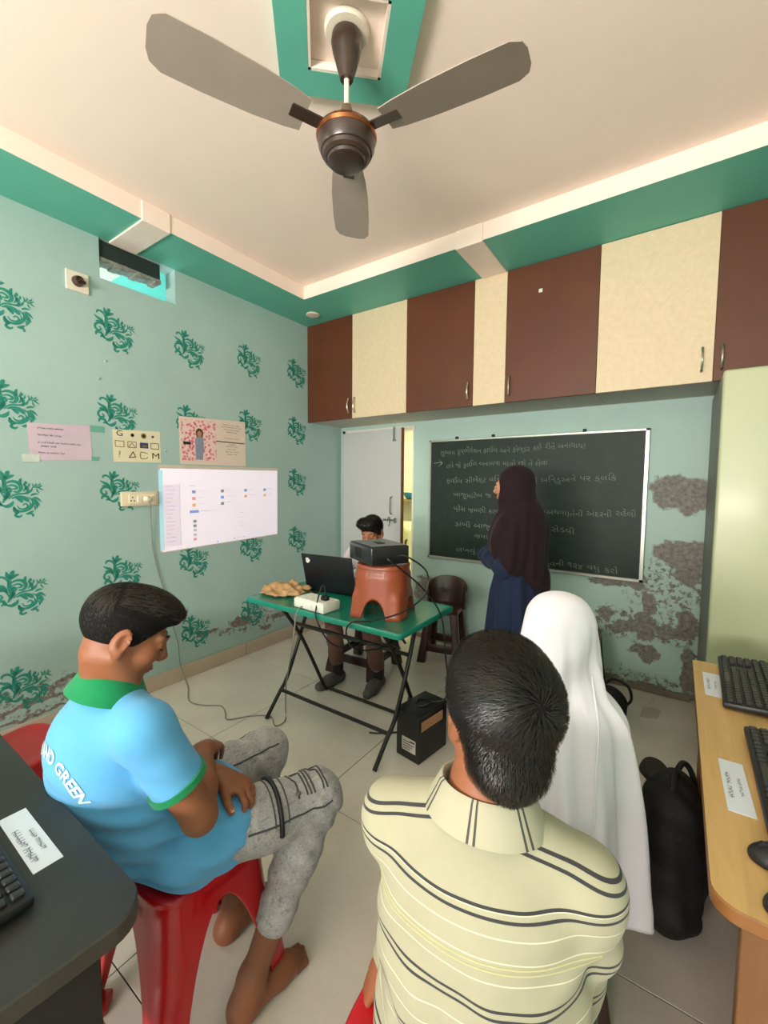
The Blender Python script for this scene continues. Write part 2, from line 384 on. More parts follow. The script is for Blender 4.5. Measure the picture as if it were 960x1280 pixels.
# damask stencils on the left wall ----------------------------------------------------
def stroke(P, w0, w1, w2=None, m=5):
    """tapered ribbon; w0 start, w1 middle, w2 end"""
    Q = np.array(catmull([np.array((*p, 0.)) for p in P], m))[:, :2]; n = len(Q); w2 = w0 if w2 is None else w2; L = []; Rr = []
    for i in range(n):
        t = unit(Q[min(i+1, n-1)]-Q[max(i-1, 0)]); nn = np.array((-t[1], t[0])); u = i/(n-1)
        w = (w0+(w1-w0)*math.sin(u*math.pi/2*2) if u < .5 else w2+(w1-w2)*math.sin(u*math.pi))
        L.append(Q[i]+nn*w/2); Rr.append(Q[i]-nn*w/2)
    V = L+Rr; F = [(i, n+i, n+i+1, i+1) for i in range(n-1)]
    return V, F
S_ = [  # unit square, drawn from the wall pattern: plume, curls at the left, leaves at the right, scroll below
 ([(30, 30), (36, 45), (33, 60), (34, 78)], 2, 6, 2), ([(33, 60), (30, 72), (24, 78), (17, 78), (15, 73)], 1, 3, 2.5), ([(35, 74), (31, 80), (29, 88)], 3, 4.5, .6), ([(35, 74), (38, 84), (41, 88)], 3, 5, .6), ([(35, 73), (42, 78), (48, 80)], 3, 4, .6),
 ([(30, 52), (24, 60), (17, 63), (10, 68)], 1.5, 4, 1), ([(31, 48), (22, 56), (12, 56)], 1.5, 4.2, .6), ([(32, 40), (26, 52), (15, 52), (11, 44), (16, 38), (22, 41), (19, 46)], 1.5, 3.4, 2),
 ([(28, 26), (22, 34), (14, 34), (12, 28)], 3, 4, 2), ([(27, 26), (35, 23), (42, 27), (45, 33)], 1, 5, .6), ([(29, 24), (24, 28), (20, 25)], 1, 3.5, 1),
 ([(36, 66), (44, 69), (53, 66), (57, 57), (53, 50), (46, 50)], 2, 4.5, 2), ([(37, 60), (45, 62), (51, 58), (49, 55), (44, 55)], 1.5, 3, 1.4), ([(35, 52), (39, 56), (42, 52), (38, 47)], 2, 3.6, 1), ([(33, 36), (38, 44), (37, 51)], 1.5, 5, 1),
 ([(38, 36), (46, 44), (58, 46), (68, 46)], 1, 2.4, 1), ([(60, 46), (70, 50), (74, 57)], 1.4, 3, .5), ([(66, 47), (66, 56), (61, 63)], 1.2, 4, .8), ([(60, 50), (64, 57), (62, 61)], 1, 3, 1), ([(57, 62), (56, 70), (58, 75)], 1.2, 3.4, .5), ([(60, 62), (64, 66), (63, 70)], 1, 3.8, .5), ([(67, 58), (69, 62), (69, 66)], .8, 2.4, .5),
 ([(74, 57), (79, 62), (79, 66)], .8, 1.8, .4), ([(76, 58), (83, 58), (90, 62)], .8, 2, .4), ([(80, 60), (85, 63), (86, 66)], .6, 1.8, .4), ([(82, 58), (86, 55), (91, 52)], .6, 1.8, .4), ([(80, 56), (81, 51), (84, 47)], .6, 2, .8), ([(74, 55), (75, 62), (73, 66)], .6, 1.6, .4),
 ([(42, 37), (50, 40), (60, 38), (66, 33), (64, 31)], .8, 5.5, .8), ([(50, 38), (56, 33), (58, 29)], 3, 4, .6),
 ([(66, 40), (73, 33), (73, 24), (66, 16), (56, 13), (48, 16), (45, 22)], 1, 3.4, 1.5), ([(68, 31), (70, 25), (66, 19)], .7, 2, .7), ([(50, 24), (54, 18), (62, 18), (66, 23), (62, 27), (58, 24)], 1, 2.4, 1.4), ([(45, 22), (47, 14), (53, 10)], 2, 4.5, 1),
 ([(50, 12), (47, 6), (52, 3), (57, 6)], 3, 3.4, 1.6), ([(62, 8), (68, 9), (74, 14)], .6, 4, .6), ([(70, 9), (73, 5), (72, 2)], .8, 3, .4),
 ([(70, 42), (76, 45), (83, 45)], .8, 3, .5), ([(74, 39), (80, 37), (87, 30)], .6, 3.2, .5), ([(72, 38), (78, 32), (84, 22)], .6, 3.8, .5), ([(74, 30), (79, 25), (80, 18)], .6, 3.4, .4), ([(75, 24), (77, 19), (76, 14)], .5, 2.4, .4)]
mb = MB()
for P, a, w, e in S_:
    V, F = stroke([(x/100, y/100) for x, y in P], a/80, w/74, e/80); mb.add([(0, x-.5, y-.47) for x, y in V], F)
def stencil_mat():
    s = NT('stencil_paint_teal'); c = lin('#328a79'); s.col(s.mix(s.ramp(s.noise(25, 4).outputs['Fac'], .3, .7), scl(c, .85), scl(c, 1.2))); s.set(Roughness=.6, Specular_IOR_Level=.3); return s.m
M_STEN = stencil_mat(); proto = None
for j, y in enumerate((-.615, -1.13, -1.635, -2.12, -2.63)):
    for i, z in enumerate((2.405, 1.895, 1.43, .905, .385)):
        dz = -.03*(j >= 2)-.012*j
        if i == 4 and j in (0, 1): dz -= .02
        if proto is None:
            proto = mobj('damask_stencil', mb.v, mb.f, M_STEN, wall_left, smooth=False); proto.location = (.0012, y, z+dz); o = proto
        else:
            o = proto.copy(); COL.objects.link(o); o.parent = wall_left; o.location = (.0012, y, z+dz)
        k = .285; o.scale = (1, k, k)
for y, z in ((-2.18, 2.14), (-2.22, 2.03), (-.86, 2.02), (-1.83, 1.63)): MB().lathe([(.008, 0), (.006, .006), (.0, .008)], (0, y, z), 8, np.array([[0, 0, 1.], [0, 1, 0], [-1, 0, 0]])).obj('nail', M_GREYPAINT, wall_left)
# ventilator in the left wall, and the room behind it
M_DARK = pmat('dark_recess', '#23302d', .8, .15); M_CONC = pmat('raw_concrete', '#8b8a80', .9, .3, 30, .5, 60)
w2 = meta(thing('window_2', None, None, (-.06, -1.965, vz0)), kind='structure')
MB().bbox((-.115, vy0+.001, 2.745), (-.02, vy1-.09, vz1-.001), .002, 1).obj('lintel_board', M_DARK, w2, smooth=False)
bm_ = MB()
for k in range(9):
    y = vy0+.01+k*.04; bm_.bbox((-.119, y, 2.728+.006*math.sin(k*2.1)), (-.012, y+.043, 2.752), .004, 1)
bm_.obj('concrete_lip', M_CONC, w2)
nb = meta(MB().box((-1.4, -3.1, 2.93), (-T, -.9, 3.0)).box((-1.4, -3.1, 1.6), (-1.35, -.9, 2.93)).box((-1.4, -3.1, 1.6), (-T, -3.05, 2.93)).box((-1.4, -.95, 1.6), (-T, -.9, 2.93)).box((-1.4, -3.1, 1.55), (-T, -.9, 1.6)).obj('wall_neighbour', pmat('neighbour_paint_aqua', '#7fd8cf', .6, .04), smooth=False), kind='structure')
meta(MB().box((-1.35, -2.02, 2.90), (-T, -1.85, 2.93)).obj('trim_7', M_FASC, smooth=False), kind='structure')

# back door, frame and the corridor behind --------------------------------------------
M_FRAME = pmat('door_frame_paint', '#d9d6cc', .5, .05); M_GAPDARK = pmat('dark_gap_black', '#1d1c1a', .7, .3, 20)
M_LEAF = pmat('door_laminate_grey', '#c6c6c4', .42, .03, 2); M_WOOD_EDGE = pmat('raw_wood_edge', '#8a5228', .6, .2, 12); M_STEEL = pmat('brushed_steel', '#9b9a96', .3, .1, 30, metal=1)
d1 = meta(thing('door_1', None, None, (.04, 0, 0)), kind='structure')
fr = MB().box((dx0-.001, -.008, 0), (dx0+.03, T, dz1)).box((dx1-.02, -.004, 0), (dx1+.001, T, dz1)).box((dx0, -.008, dz1-.025), (dx1, T, dz1+.004)); fr.obj('door_frame', M_FRAME, d1, smooth=False)
MB().box((dx0+.006, -.012, 0), (dx0+.034, -.004, dz1-.02)).obj('hinge_gap_dark', M_GAPDARK, d1, smooth=False)  # darkness of the hinge gap put in as a black strip
A = math.radians(-9.5); Rl = rotz(A); hc = (dx0+.034, -.004, 0); LW = .79
leaf = MB().bbox((0, -.034, .01), (LW, 0, dz1-.03), .002, 1, Rl, hc).obj('leaf', M_LEAF, d1, smooth=False)
MB().bbox((LW-.002, -.0345, .01), (LW+.006, .0005, dz1-.03), .001, 1, Rl, hc).obj('leaf_edge', M_WOOD_EDGE, leaf, smooth=False)
m = MB().bbox((LW-.09, -.048, 1.80), (LW-.072, -.034, 1.925), .003, 1, Rl, hc); m.bbox((LW-.1, -.044, 1.80), (LW-.062, -.034, 1.815), .002, 1, Rl, hc); m.obj('tower_bolt', M_STEEL, leaf, smooth=False)
tr = lambda P: [tuple(Rl@np.array(p)+np.array(hc)) for p in P]
MB().tube(tr(catmull([(LW-.105, -.034, 1.30), (LW-.105, -.062, 1.285), (LW-.105, -.066, 1.22), (LW-.105, -.062, 1.155), (LW-.105, -.034, 1.14)], 5)), .006, 8).obj('handle', M_STEEL, leaf)
m = MB().tube(tr([(LW-.21, -.046, 1.085), (LW-.05, -.046, 1.085)]), .0065, 8)
for x, h in ((LW-.135, .055), (LW-.06, .045), (LW-.19, .02)): m.bbox((x-.012, -.052, 1.085-h/2), (x+.012, -.034, 1.085+h/2), .003, 1, Rl, hc)
m.tube(tr([(LW-.135, -.046, 1.085), (LW-.13, -.058, 1.03)]), .006, 8); m.obj('sliding_bolt', M_STEEL, leaf)
M_COR = pmat('corridor_wall_yellow', '#e8e4c0', .7, .08, 3)
meta(MB().box((-.6, 1.6, 0), (2.2, 1.66, 2.7)).box((-.66, T, 0), (-.6, 1.66, 2.7)).box((2.2, T, 0), (2.26, 1.66, 2.7)).box((-.66, T, 2.7), (2.26, 1.66, 2.76)).obj('wall_corridor', M_COR, smooth=False), kind='structure')
meta(MB().box((-.66, T, -.05), (2.26, 1.66, 0)).obj('floor_corridor', M_TILE, smooth=False), kind='structure')
M_SHELF = pmat('corridor_shelf_tan', '#a98f55', .6, .2, 12); M_BLUE = pmat('blue_plastic', '#2f8fb5', .3, .08)
sh = thing('wall_shelf', 'tan wooden shelf glimpsed through the gap beside the grey door', 'shelf', (.06, 1.45, 1.19))
MB().box((-.35, 1.2, 1.19), (.45, 1.6, 1.215)).obj('board', M_SHELF, sh, smooth=False)
for x in (-.3, .4): MB().box((x-.015, 1.22, 1.03), (x+.015, 1.6, 1.19)).obj('bracket', M_SHELF, sh, smooth=False)
bs = thing('basin', 'blue plastic basin on the shelf behind the half-open door', 'basin', (.06, 1.36, 1.215))
MB().lathe([(.07, 0), (.10, .02), (.135, .085), (.142, .09), (.13, .088), (.095, .03), (.0, .025)], (.06, 1.36, 1.216), 24).obj('bowl', M_BLUE, bs)
M_CREAMP = pmat('cream_plastic', '#e6e0a8', .35, .05)
dr = thing('water_drum', 'cream plastic water drum standing in the bright corridor behind the door', 'drum', (.08, 1.25, 0))
MB().lathe([(.15, 0), (.16, .02), (.16, .3), (.165, .32), (.16, .34), (.16, .8), (.165, .82), (.15, .89), (.11, .94), (.0, .95)], (.08, 1.25, 0), 28).obj('body', M_CREAMP, dr)
MB().tube([(.13, 1.10, .72), (.13, 1.075, .71), (.13, 1.07, .66)], .014, 8).obj('tap', pmat('black_plastic', '#1b1b1c', .4), dr)

# ------------------------------------------------------------------ overhead cabinets
M_BROWN = pmat('laminate_brown', '#5c2c12', .5, .12, 3, .03, 120); M_CREAM = pmat('laminate_cream', '#dcc6a4', .5, .05, 40, .02, 120); M_CARC = pmat('cabinet_carcass', '#b9b6a8', .6, .05)
CB, CT, CY = 1.982, 2.848, -.484
M_HAND = pmat('handle_satin', '#cfc8ba', .25, .1, 30, metal=1)
def cabinet(label, x0, x1, doors):
    t = thing('overhead_cabinet', label, 'cabinet', ((x0+x1)/2, CY/2, CB), 'overhead cabinets along the back wall')
    MB().box((x0+.0008, CY+.02, CB), (x1-.0008, -.002, CT)).obj('body', M_CARC, t, smooth=False)
    for a, e, m, hx in doors:
        d = MB().bbox((a+.0012, CY-.0, CB-.004), (e-.0012, CY+.0195, CT-.001), .0015, 1).obj('door' if hx is not None else 'panel', m, t, smooth=False)
        if hx is not None:
            zc = CB+.105 if e < 2.9 else CB+.115
            MB().tube(catmull([(hx, CY, zc+.062), (hx, CY-.012, zc+.058), (hx+.001, CY-.028, zc+.02), (hx+.001, CY-.028, zc-.02), (hx, CY-.012, zc-.058), (hx, CY, zc-.062)], 4), [.0075]*5+[.006]*11+[.0075]*5, 8).obj('handle', M_HAND, d)
    return t
cabinet('brown and cream pair of overhead doors nearest the stencilled wall', .001, 1.078, [(.001, .532, M_BROWN, .50), (.532, 1.078, M_CREAM, .565)])
c2 = cabinet('overhead cabinet with two brown doors flanking a narrow cream panel above the blackboard', 1.078, 2.431, [(1.078, 1.6354, M_BROWN, 1.60), (1.6354, 1.868, M_CREAM, None), (1.868, 2.431, M_BROWN, 1.9)])
cabinet('overhead cabinet with wide cream door and brown door above the green cupboard', 2.431, 3.599, [(2.431, 2.995, M_CREAM, 2.945), (2.995, 3.599, M_BROWN, 3.03)])
MB().bbox((2.075, CY-.002, 2.655), (2.098, CY, 2.678), .0005, 1).obj('sticker', M_FRAME, c2, smooth=False)
# pale green cupboard at the right
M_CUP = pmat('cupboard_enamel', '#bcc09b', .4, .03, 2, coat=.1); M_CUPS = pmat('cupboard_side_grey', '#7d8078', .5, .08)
cu = thing('cupboard', 'pale green tall metal cupboard beside the far end of the desk', 'cupboard', (3.3, -.4, 0))
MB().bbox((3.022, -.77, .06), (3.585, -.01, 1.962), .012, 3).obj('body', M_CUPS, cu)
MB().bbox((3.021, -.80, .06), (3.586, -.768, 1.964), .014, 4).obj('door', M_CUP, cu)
for x in (3.06, 3.55):
    for y in (-.74, -.06): MB().box((x-.02, y-.02, 0), (x+.02, y+.02, .065)).obj('foot', M_DARK, cu, smooth=False)

# ------------------------------------------------------------------ fan and medallion
FX, FY = 1.88, -2.185; RM = rotz(math.radians(43))
md = thing('ceiling_medallion', 'teal rounded square ceiling panel with white recess around the fan', 'ceiling panel', (FX, FY, CEI-.03))
out = rrect(.475, .475, .06, 6); inn = rrect(.265, .265, .004, 6)
n = len(out); V = [(x, y, z) for z in (0, .03) for P in (out, inn) for x, y in P]
V = np.array(V)@RM.T+np.array((FX, FY, CEI-.03)); F = []
for i in range(n):
    j = (i+1) % n; F += [(i, n+i, n+j, j), (i, j, 2*n+j, 2*n+i), (n+i, 3*n+i, 3*n+j, n+j), (2*n+i, 2*n+j, 3*n+j, 3*n+i)]
mobj('frame', V, F, M_TEAL, md)
m = MB()
for k in range(4):
    Rk = RM@rotz(k*math.pi/2); m.box((-.1325, -.1325, 0), (.1325, -.122, .028), Rk, (FX, FY, CEI-.029))
m.obj('inner_border', M_FASC, md, smooth=False)
M_FAN = pmat('fan_brown_enamel', '#3a2a22', .3, .1, 5, coat=.3); M_COPPER = pmat('fan_copper_trim', '#9a5a35', .25, .1, metal=.9); M_IVORY = pmat('fan_ivory', '#e8dcc8', .4)
M_BLADE = pmat('fan_blade_brown', '#a39387', .45, .06, 4)
fan = thing('ceiling_fan', 'dark brown three-bladed ceiling fan hanging on a cream rod', 'fan', (FX, FY, CEI))
MB().lathe([(.0, CEI), (.074, CEI), (.076, CEI-.008), (.07, CEI-.02), (.0, CEI-.022)], (FX, FY, 0), 36).obj('ceiling_rose', M_IVORY, fan)
MB().lathe([(.0, 2.925), (.05, 2.922), (.053, 2.90), (.047, 2.87), (.036, 2.83), (.026, 2.80), (.022, 2.785), (.0, 2.785)], (FX, FY, 0), 32).obj('canopy', M_FAN, fan)
MB().tube([(FX, FY, 2.70), (FX, FY, 2.80)], .009, 12).obj('rod', M_IVORY, fan)
MB().lathe([(.0, 2.705), (.016, 2.70), (.026, 2.67), (.040, 2.632), (.042, 2.625), (.0, 2.62)], (FX, FY, 0), 32).obj('lower_canopy', pmat('fan_tan', '#6d5744', .4), fan)
MB().lathe([(.03, 2.63), (.075, 2.625), (.098, 2.61), (.104, 2.598), (.1, 2.588), (.06, 2.585)], (FX, FY, 0), 40).obj('trim_ring', M_COPPER, fan)
MB().lathe([(.05, 2.60), (.099, 2.592), (.096, 2.565), (.088, 2.548), (.083, 2.546), (.08, 2.535), (.07, 2.527), (.066, 2.527), (.063, 2.518), (.045, 2.512), (.0, 2.510)], (FX, FY, 0), 40).obj('motor_housing', M_FAN, fan)
for a in (127, 247, 7):
    R = rotz(math.radians(a)); tilt = rot((1, 0, 0), math.radians(9)); c = (FX, FY, 2.606)
    Rb = R@tilt; pr = []
    for x, w in ((.15, .055), (.2, .065), (.3, .075), (.45, .08), (.56, .078), (.59, .06), (.6, .03)): pr.append((x, w))
    poly = [(x, w) for x, w in pr]+[(x, -w) for x, w in reversed(pr)]
    bl_ = MB().prism(poly, -.0015, .0015, lambda p: Rb@np.asarray(p)+np.array(c)).obj('blade', M_BLADE, fan)
    MB().bbox((.085, -.022, -.004), (.20, .022, .002), .002, 1, Rb, c).obj('blade_bracket', M_FAN, bl_)
# unseen tube lamp added for fill light on the left wall, behind the camera
tl = thing('added_fill_tube', 'unseen tube lamp added for warm fill light, high on the left wall behind the viewer', 'lamp', (.03, -4.1, 2.43))
MB().bbox((.001, -4.72, 2.43), (.04, -3.48, 2.48), .006, 2).obj('batten', M_FASC, tl)
s = NT('fill_tube_glow'); s.col((1, 1, 1, 1)); s.put(s.b.inputs['Emission Color'], (1, .88, .74, 1)); s.put(s.b.inputs['Emission Strength'], 60.0)
MB().tube([(.062, -4.7, 2.455), (.062, -3.5, 2.455)], .018, 14).obj('tube', s.m, tl)
# round downlight in the soffit, socket plate
dl = thing('downlight', 'round white unlit ceiling light in the teal corner', 'ceiling light', (.248, -.666, SOF-.012))
MB().lathe([(.0, SOF), (.056, SOF), (.058, SOF-.006), (.05, SOF-.011), (.046, SOF-.011)], (.248, -.666, 0), 32).obj('bezel', M_IVORY, dl)
MB().lathe([(.0, SOF-.006), (.047, SOF-.006), (.047, SOF-.009), (.0, SOF-.0095)], (.248, -.666, 0), 32).obj('diffuser', pmat('diffuser_white', '#dcd3c6', .5), dl)
M_PLATE = pmat('socket_plate_cream', '#eadfcb', .4, .04); M_SCRATCH = pmat('torn_tape', '#9fc4ba', .4, .1)
sp = thing('bulb_holder', 'square cream plate with bare brown bulb holder beside the vent', 'bulb holder', (0, -2.315, 2.5))
MB().bbox((0, -2.372, 2.494), (.012, -2.258, 2.604), .003, 1).obj('plate', M_PLATE, sp, smooth=False)
Rx = np.array([[0, 0, 1.], [0, 1, 0], [-1, 0, 0]])
MB().lathe([(.0, 0), (.03, 0), (.028, .014), (.022, .03), (.019, .032), (.017, .02), (.0, .018)], (.012, -2.315, 2.55), 24, Rx).obj('holder', pmat('bakelite_brown', '#4a342b', .4), sp)
MB().tube([(.02, -2.306, 2.543), (.06, -2.300, 2.536)], [.013, .010], 10).obj('stub', pmat('bakelite_dark', '#2a1c18', .4), sp)
# ------------------------------------------------------------------ blackboard
M_BOARD = NT('blackboard_green'); s = M_BOARD; c = lin('#1d2c25'); nz = s.noise(2.5, 5); nz2 = s.noise(14, 6, .7)
s.col(s.mix(s.ramp(nz2.outputs['Fac'], .45, .75, 0, .25), s.mix(s.ramp(nz.outputs['Fac'], .3, .7), scl(c, .8), scl(c, 1.15)), lin('#36463c'))); s.set(Roughness=.5, Specular_IOR_Level=.3); M_BOARD = s.m
M_ALU = pmat('aluminium_frame', '#b9b9ae', .35, .06, 20, metal=.7); M_CHALK = pmat('chalk', '#7f897e', .9, .4, 60)
bd = thing('blackboard', 'dark green blackboard with aluminium frame covered in white chalk writing', 'blackboard', (1.87, -.02, .757))
X0, X1, Z0, Z1 = 1.038, 2.703, .757, 1.803
MB().box((X0+.012, -.016, Z0+.012), (X1-.012, -.004, Z1-.012)).obj('slate', M_BOARD, bd, smooth=False)
for lo, hi in (((X0, Z0), (X1, Z0+.022)), ((X0, Z1-.018), (X1, Z1)), ((X0, Z0), (X0+.022, Z1)), ((X1-.026, Z0), (X1, Z1))):
    MB().bbox((lo[0], -.024, lo[1]), (hi[0], -.002, hi[1]), .003, 1).obj('frame_rail', M_ALU, bd, smooth=False)
for x in (1.3, 1.62, 2.3): MB().bbox((x-.012, -.022, Z1-.004), (x+.012, -.004, Z1+.02), .003, 1).obj('hanger', M_DARK, bd, smooth=False)
ROWS = [(1.15, 1.672, 'શુઆત ડુપ્લીકેશન ફાઈલ અને ફોલ્ડર કઈ રીતે બનાવાય?', 1.16), (1.21, 1.562, 'તમે જે ફાઈલ બનાવવા માંગો છો તે લેવા', .84), (1.215, 1.432, 'ફાઈલ સીલેક્ટ વિન્ડો તે જઈને બિન્ડુઅને પર ક્લિક', 1.3),
        (1.28, 1.31, 'બાજુમાંટેબ જ', .34), (1.285, 1.185, 'પ્રેસ જમણી કરવા ફાઈલ રાખવી(અથવા)તેની અંદરની રહેલી', 1.36), (1.3, 1.05, 'ડાબી બાજુ કરો અને જ ખસેડવી', .96), (1.48, .96, 'જમણી', .17), (1.32, .835, 'લખવું', .2), (1.95, .80, 'બિન્ડુવની ૧ર૪ વધુ કરો', .6)]
for x, z, tx, w in ROWS:
    ws = []; tot = 0
    for wd in tx.split():
        V, F = text_geo(wd, .056, 'LEFT', -.0007)
        if len(V): V[:, 0] -= V[:, 0].min(); ws.append((tot, V, F)); tot += np.ptp(V[:, 0])+.022
    k = min(w/max(tot-.022, .01), 1.6)
    for u0_, V, F in ws:
        U = (V[:, 0]+u0_)*k; wob = .006*np.sin(U*9+z*7)+.004*np.sin(U*31)
        mobj('chalk_word', np.stack([x+U, np.full(len(V), -.0172), z+V[:, 1]+wob+U*.012], 1), F, M_CHALK, bd, smooth=False)
m = MB()
for P in ([(1.085, 1.60), (1.13, 1.605), (1.165, 1.60)], [(1.135, 1.625), (1.168, 1.60), (1.13, 1.572)]):
    V, F = stroke(P, .004, .006, .004); m.add([(x, -.0172, z) for x, z in V], F)
m.obj('chalk_arrow', M_CHALK, bd, smooth=False)

# ------------------------------------------------------------------ sheets on the left wall
def wtext(mb, tx, y, z, size, w=None, mi=0, x=.0026, align='LEFT'):
    V, F = text_geo(tx, size, align) if isinstance(tx, str) else scribble_geo(tx, size, int(z*1000))
    k = 1 if w is None else w/max(np.ptp(V[:, 0]), 1e-3)
    mb.add(np.stack([np.full(len(V), x), y+V[:, 0]*k, z+V[:, 1]], 1), F, mi)
def quad(mb, y0, z0, y1, z1, x=.0024, mi=0): mb.add([(x, y0, z0), (x, y1, z0), (x, y1, z1), (x, y0, z1)], [(0, 1, 2, 3)], mi)
def sheet(name, label, cat, pts, mat, th=.0012, n=10):
    """paper pinned to the wall; pts TL,TR,BR,BL in (y,z)"""
    t = thing(name, label, cat, (0, (pts[0][0]+pts[1][0])/2, min(pts[2][1], pts[3][1])))
    V = []; F = []
    for i in range(n+1):
        for j in range(n+1):
            u, v = i/n, j/n; p = (1-v)*((1-u)*np.array(pts[0])+u*np.array(pts[1]))+v*((1-u)*np.array(pts[3])+u*np.array(pts[2]))
            V.append((.0014, p[0], p[1]))
    for i in range(n):
        for j in range(n): a = i*(n+1)+j; F.append((a, a+1, a+n+2, a+n+1))
    o = mobj('paper', V, F, mat, t, smooth=False); sm = o.modifiers.new('thickness', 'SOLIDIFY'); sm.thickness = .0008; sm.offset = 0
    return t
M_LAV = pmat('lavender_paper', '#d3bccb', .7, .03); M_INK = pmat('ink_dark', '#3b3540', .8); M_TAPE = pmat('clear_tape', '#cfd9cf', .25, .1); M_TAPE2 = pmat('green_tape_patch', '#6fae9f', .35, .1)
t = sheet('notice_sheet', 'lavender notice sheet with printed lines taped to the stencilled wall', 'paper', [(-2.574, 1.728), (-2.278, 1.745), (-2.270, 1.544), (-2.566, 1.529)], M_LAV)
m = MB()
for k, (tx, z, w) in enumerate((((6, 5, 7), 1.700, .12), ((7, 3, 5), 1.662, .11), ((2, 4, 6, 3, 7, 5, 4), 1.622, .2), ((5, 4), 1.602, .07), ((6, 2, 7, 4), 1.566, .12))): wtext(m, tx, -2.53+.012*(k == 3), z, .016, w)
m.obj('print', M_INK, t, smooth=False)
m = MB(); quad(m, -2.60, 1.52, -2.525, 1.56, .003); m.obj('tape', M_TAPE, t, smooth=False)
m = MB(); quad(m, -2.277, 1.71, -2.2, 1.748, .002); quad(m, -2.275, 1.54, -2.235, 1.565, .002); m.obj('tape', M_TAPE2, t, smooth=False)
M_CREAMPAPER = pmat('cream_paper', '#e8dcbb', .7, .04)
t = sheet('icon_chart', 'small cream chart with twelve hand-drawn icons beside the lavender sheet', 'chart', [(-2.158, 1.738), (-1.866, 1.752), (-1.862, 1.546), (-2.155, 1.540)], M_CREAMPAPER)
m = MB(); cols = [pmat('icon_black', '#1e1b18', .7), pmat('icon_olive', '#7c6a2b', .7), pmat('icon_blue', '#2b3a78', .7), pmat('icon_green', '#4a7a3d', .7)]
cy = [-2.118, -2.045, -1.972, -1.902]; cz = [1.713, 1.652, 1.588]
wtext(m, 'G', cy[0]-.02, cz[0]-.012, .05, .036); wtext(m, '●', cy[1]-.01, cz[0]-.012, .03)
for r in (.017,): m.add([(.0026, cy[2]+r*math.cos(a), cz[0]+r*math.sin(a)) for a in np.linspace(0, 6.28, 16, endpoint=False)], [tuple(range(16))], 1)
m.add([(.0028, cy[2]+.008*math.cos(a), cz[0]+.008*math.sin(a)) for a in np.linspace(0, 6.28, 12, endpoint=False)], [tuple(range(12))], 0)
m.add([(.0026, cy[3]-.012+.008*math.cos(a), cz[0]+.008*math.sin(a)) for a in np.linspace(0, 6.28, 12, endpoint=False)], [tuple(range(12))], 2)
for i in (0, 1, 3):
    P = [(cy[i]-.025, cz[1]-.018), (cy[i]+.025, cz[1]-.018), (cy[i]+.025, cz[1]+.018), (cy[i]-.025, cz[1]+.018), (cy[i]-.025, cz[1]-.018)]
    for a, e in zip(P[:-1], P[1:]):
        V, F = stroke([a, e], .004, .004, .004, 1); m.add([(.0026, y, z) for y, z in V], F, 1 if i != 3 else 0)
quad(m, cy[2]-.025, cz[1]-.018, cy[2]+.027, cz[1]+.018, .0026, 2); quad(m, cy[2]-.01, cz[1]-.012, cy[2]+.018, cz[1]+.004, .0029, 1)
V, F = stroke([(cy[1]-.02, cz[1]-.016), (cy[1], cz[1]+.008), (cy[1]+.02, cz[1]-.016)], .004, .004, .004); m.add([(.0028, y, z) for y, z in V], F, 1)
wtext(m, '?', cy[0]-.012, cz[2]-.018, .055, None, 3)
for a, e in (((cy[1]-.02, cz[2]-.018), (cy[1]+.005, cz[2]+.02)), ((cy[1]+.005, cz[2]+.02), (cy[1]+.02, cz[2]-.014)), ((cy[1]-.02, cz[2]-.018), (cy[1]+.02, cz[2]-.014))):
    V, F = stroke([a, e], .005, .006, .005, 1); m.add([(.0026, y, z) for y, z in V], F, 0)
for i, P in ((2, [(.025, .012), (-.01, .02), (-.022, .016), (-.02, -.02), (.012, -.02), (.022, -.008)]),):
    V, F = stroke([(cy[i]+a, cz[2]+e) for a, e in P], .004, .005, .004); m.add([(.0026, y, z) for y, z in V], F, 1)
wtext(m, 'M', cy[3]-.024, cz[2]-.018, .055, .046)
mobj('print', m.v, m.f, cols, t, smooth=False, midx=m.mi)
M_POST = pmat('poster_paper', '#e9d3c4', .6, .03); M_PINK = NT('poster_pink_print'); s = M_PINK; v = s.n('ShaderNodeTexVoronoi'); v.inputs['Scale'].default_value = 46; s.put(v.inputs['Vector'], s.obj)
s.col(s.mix(s.ramp(v.outputs['Distance'], .25, .55), lin('#d8657c'), lin('#f2cfc8'))); s.set(Roughness=.6); M_PINK = s.m
t = sheet('poster', 'poster with pink patterned picture of a standing figure above the projected screen', 'poster', [(-1.733, 1.874), (-1.184, 1.899), (-1.180, 1.547), (-1.730, 1.543)], M_POST)
m = MB(); V = [(.0022, -1.715, 1.57), (.0022, -1.445, 1.575), (.0022, -1.447, 1.868), (.0022, -1.718, 1.853)]
mobj('picture', V, [(0, 1, 2, 3)], M_PINK, t, smooth=False)
m = MB()
m.add([(.0032, -1.58+.03*math.cos(a), 1.77+.036*math.sin(a)) for a in np.linspace(0, 6.28, 14, endpoint=False)], [tuple(range(14))], 0)
m.add([(.0040, -1.58+.018*math.cos(a), 1.765+.022*math.sin(a)) for a in np.linspace(0, 6.28, 14, endpoint=False)], [tuple(range(14))], 1)
m.add([(.0036, y, z) for y, z in ((-1.612, 1.58), (-1.556, 1.58), (-1.548, 1.70), (-1.552, 1.744), (-1.608, 1.744), (-1.614, 1.70))], [tuple(range(6))], 2)
quad(m, -1.705, 1.683, -1.648, 1.703, .0032, 3); quad(m, -1.445, 1.722, -1.19, 1.729, .0028, 3)
mobj('figure_print', m.v, m.f, [pmat('poster_hair', '#5a3326', .7), pmat('poster_face', '#b98568', .7), pmat('poster_jeans', '#8a94a6', .7), cols[0]], t, smooth=False, midx=m.mi)
m = MB()
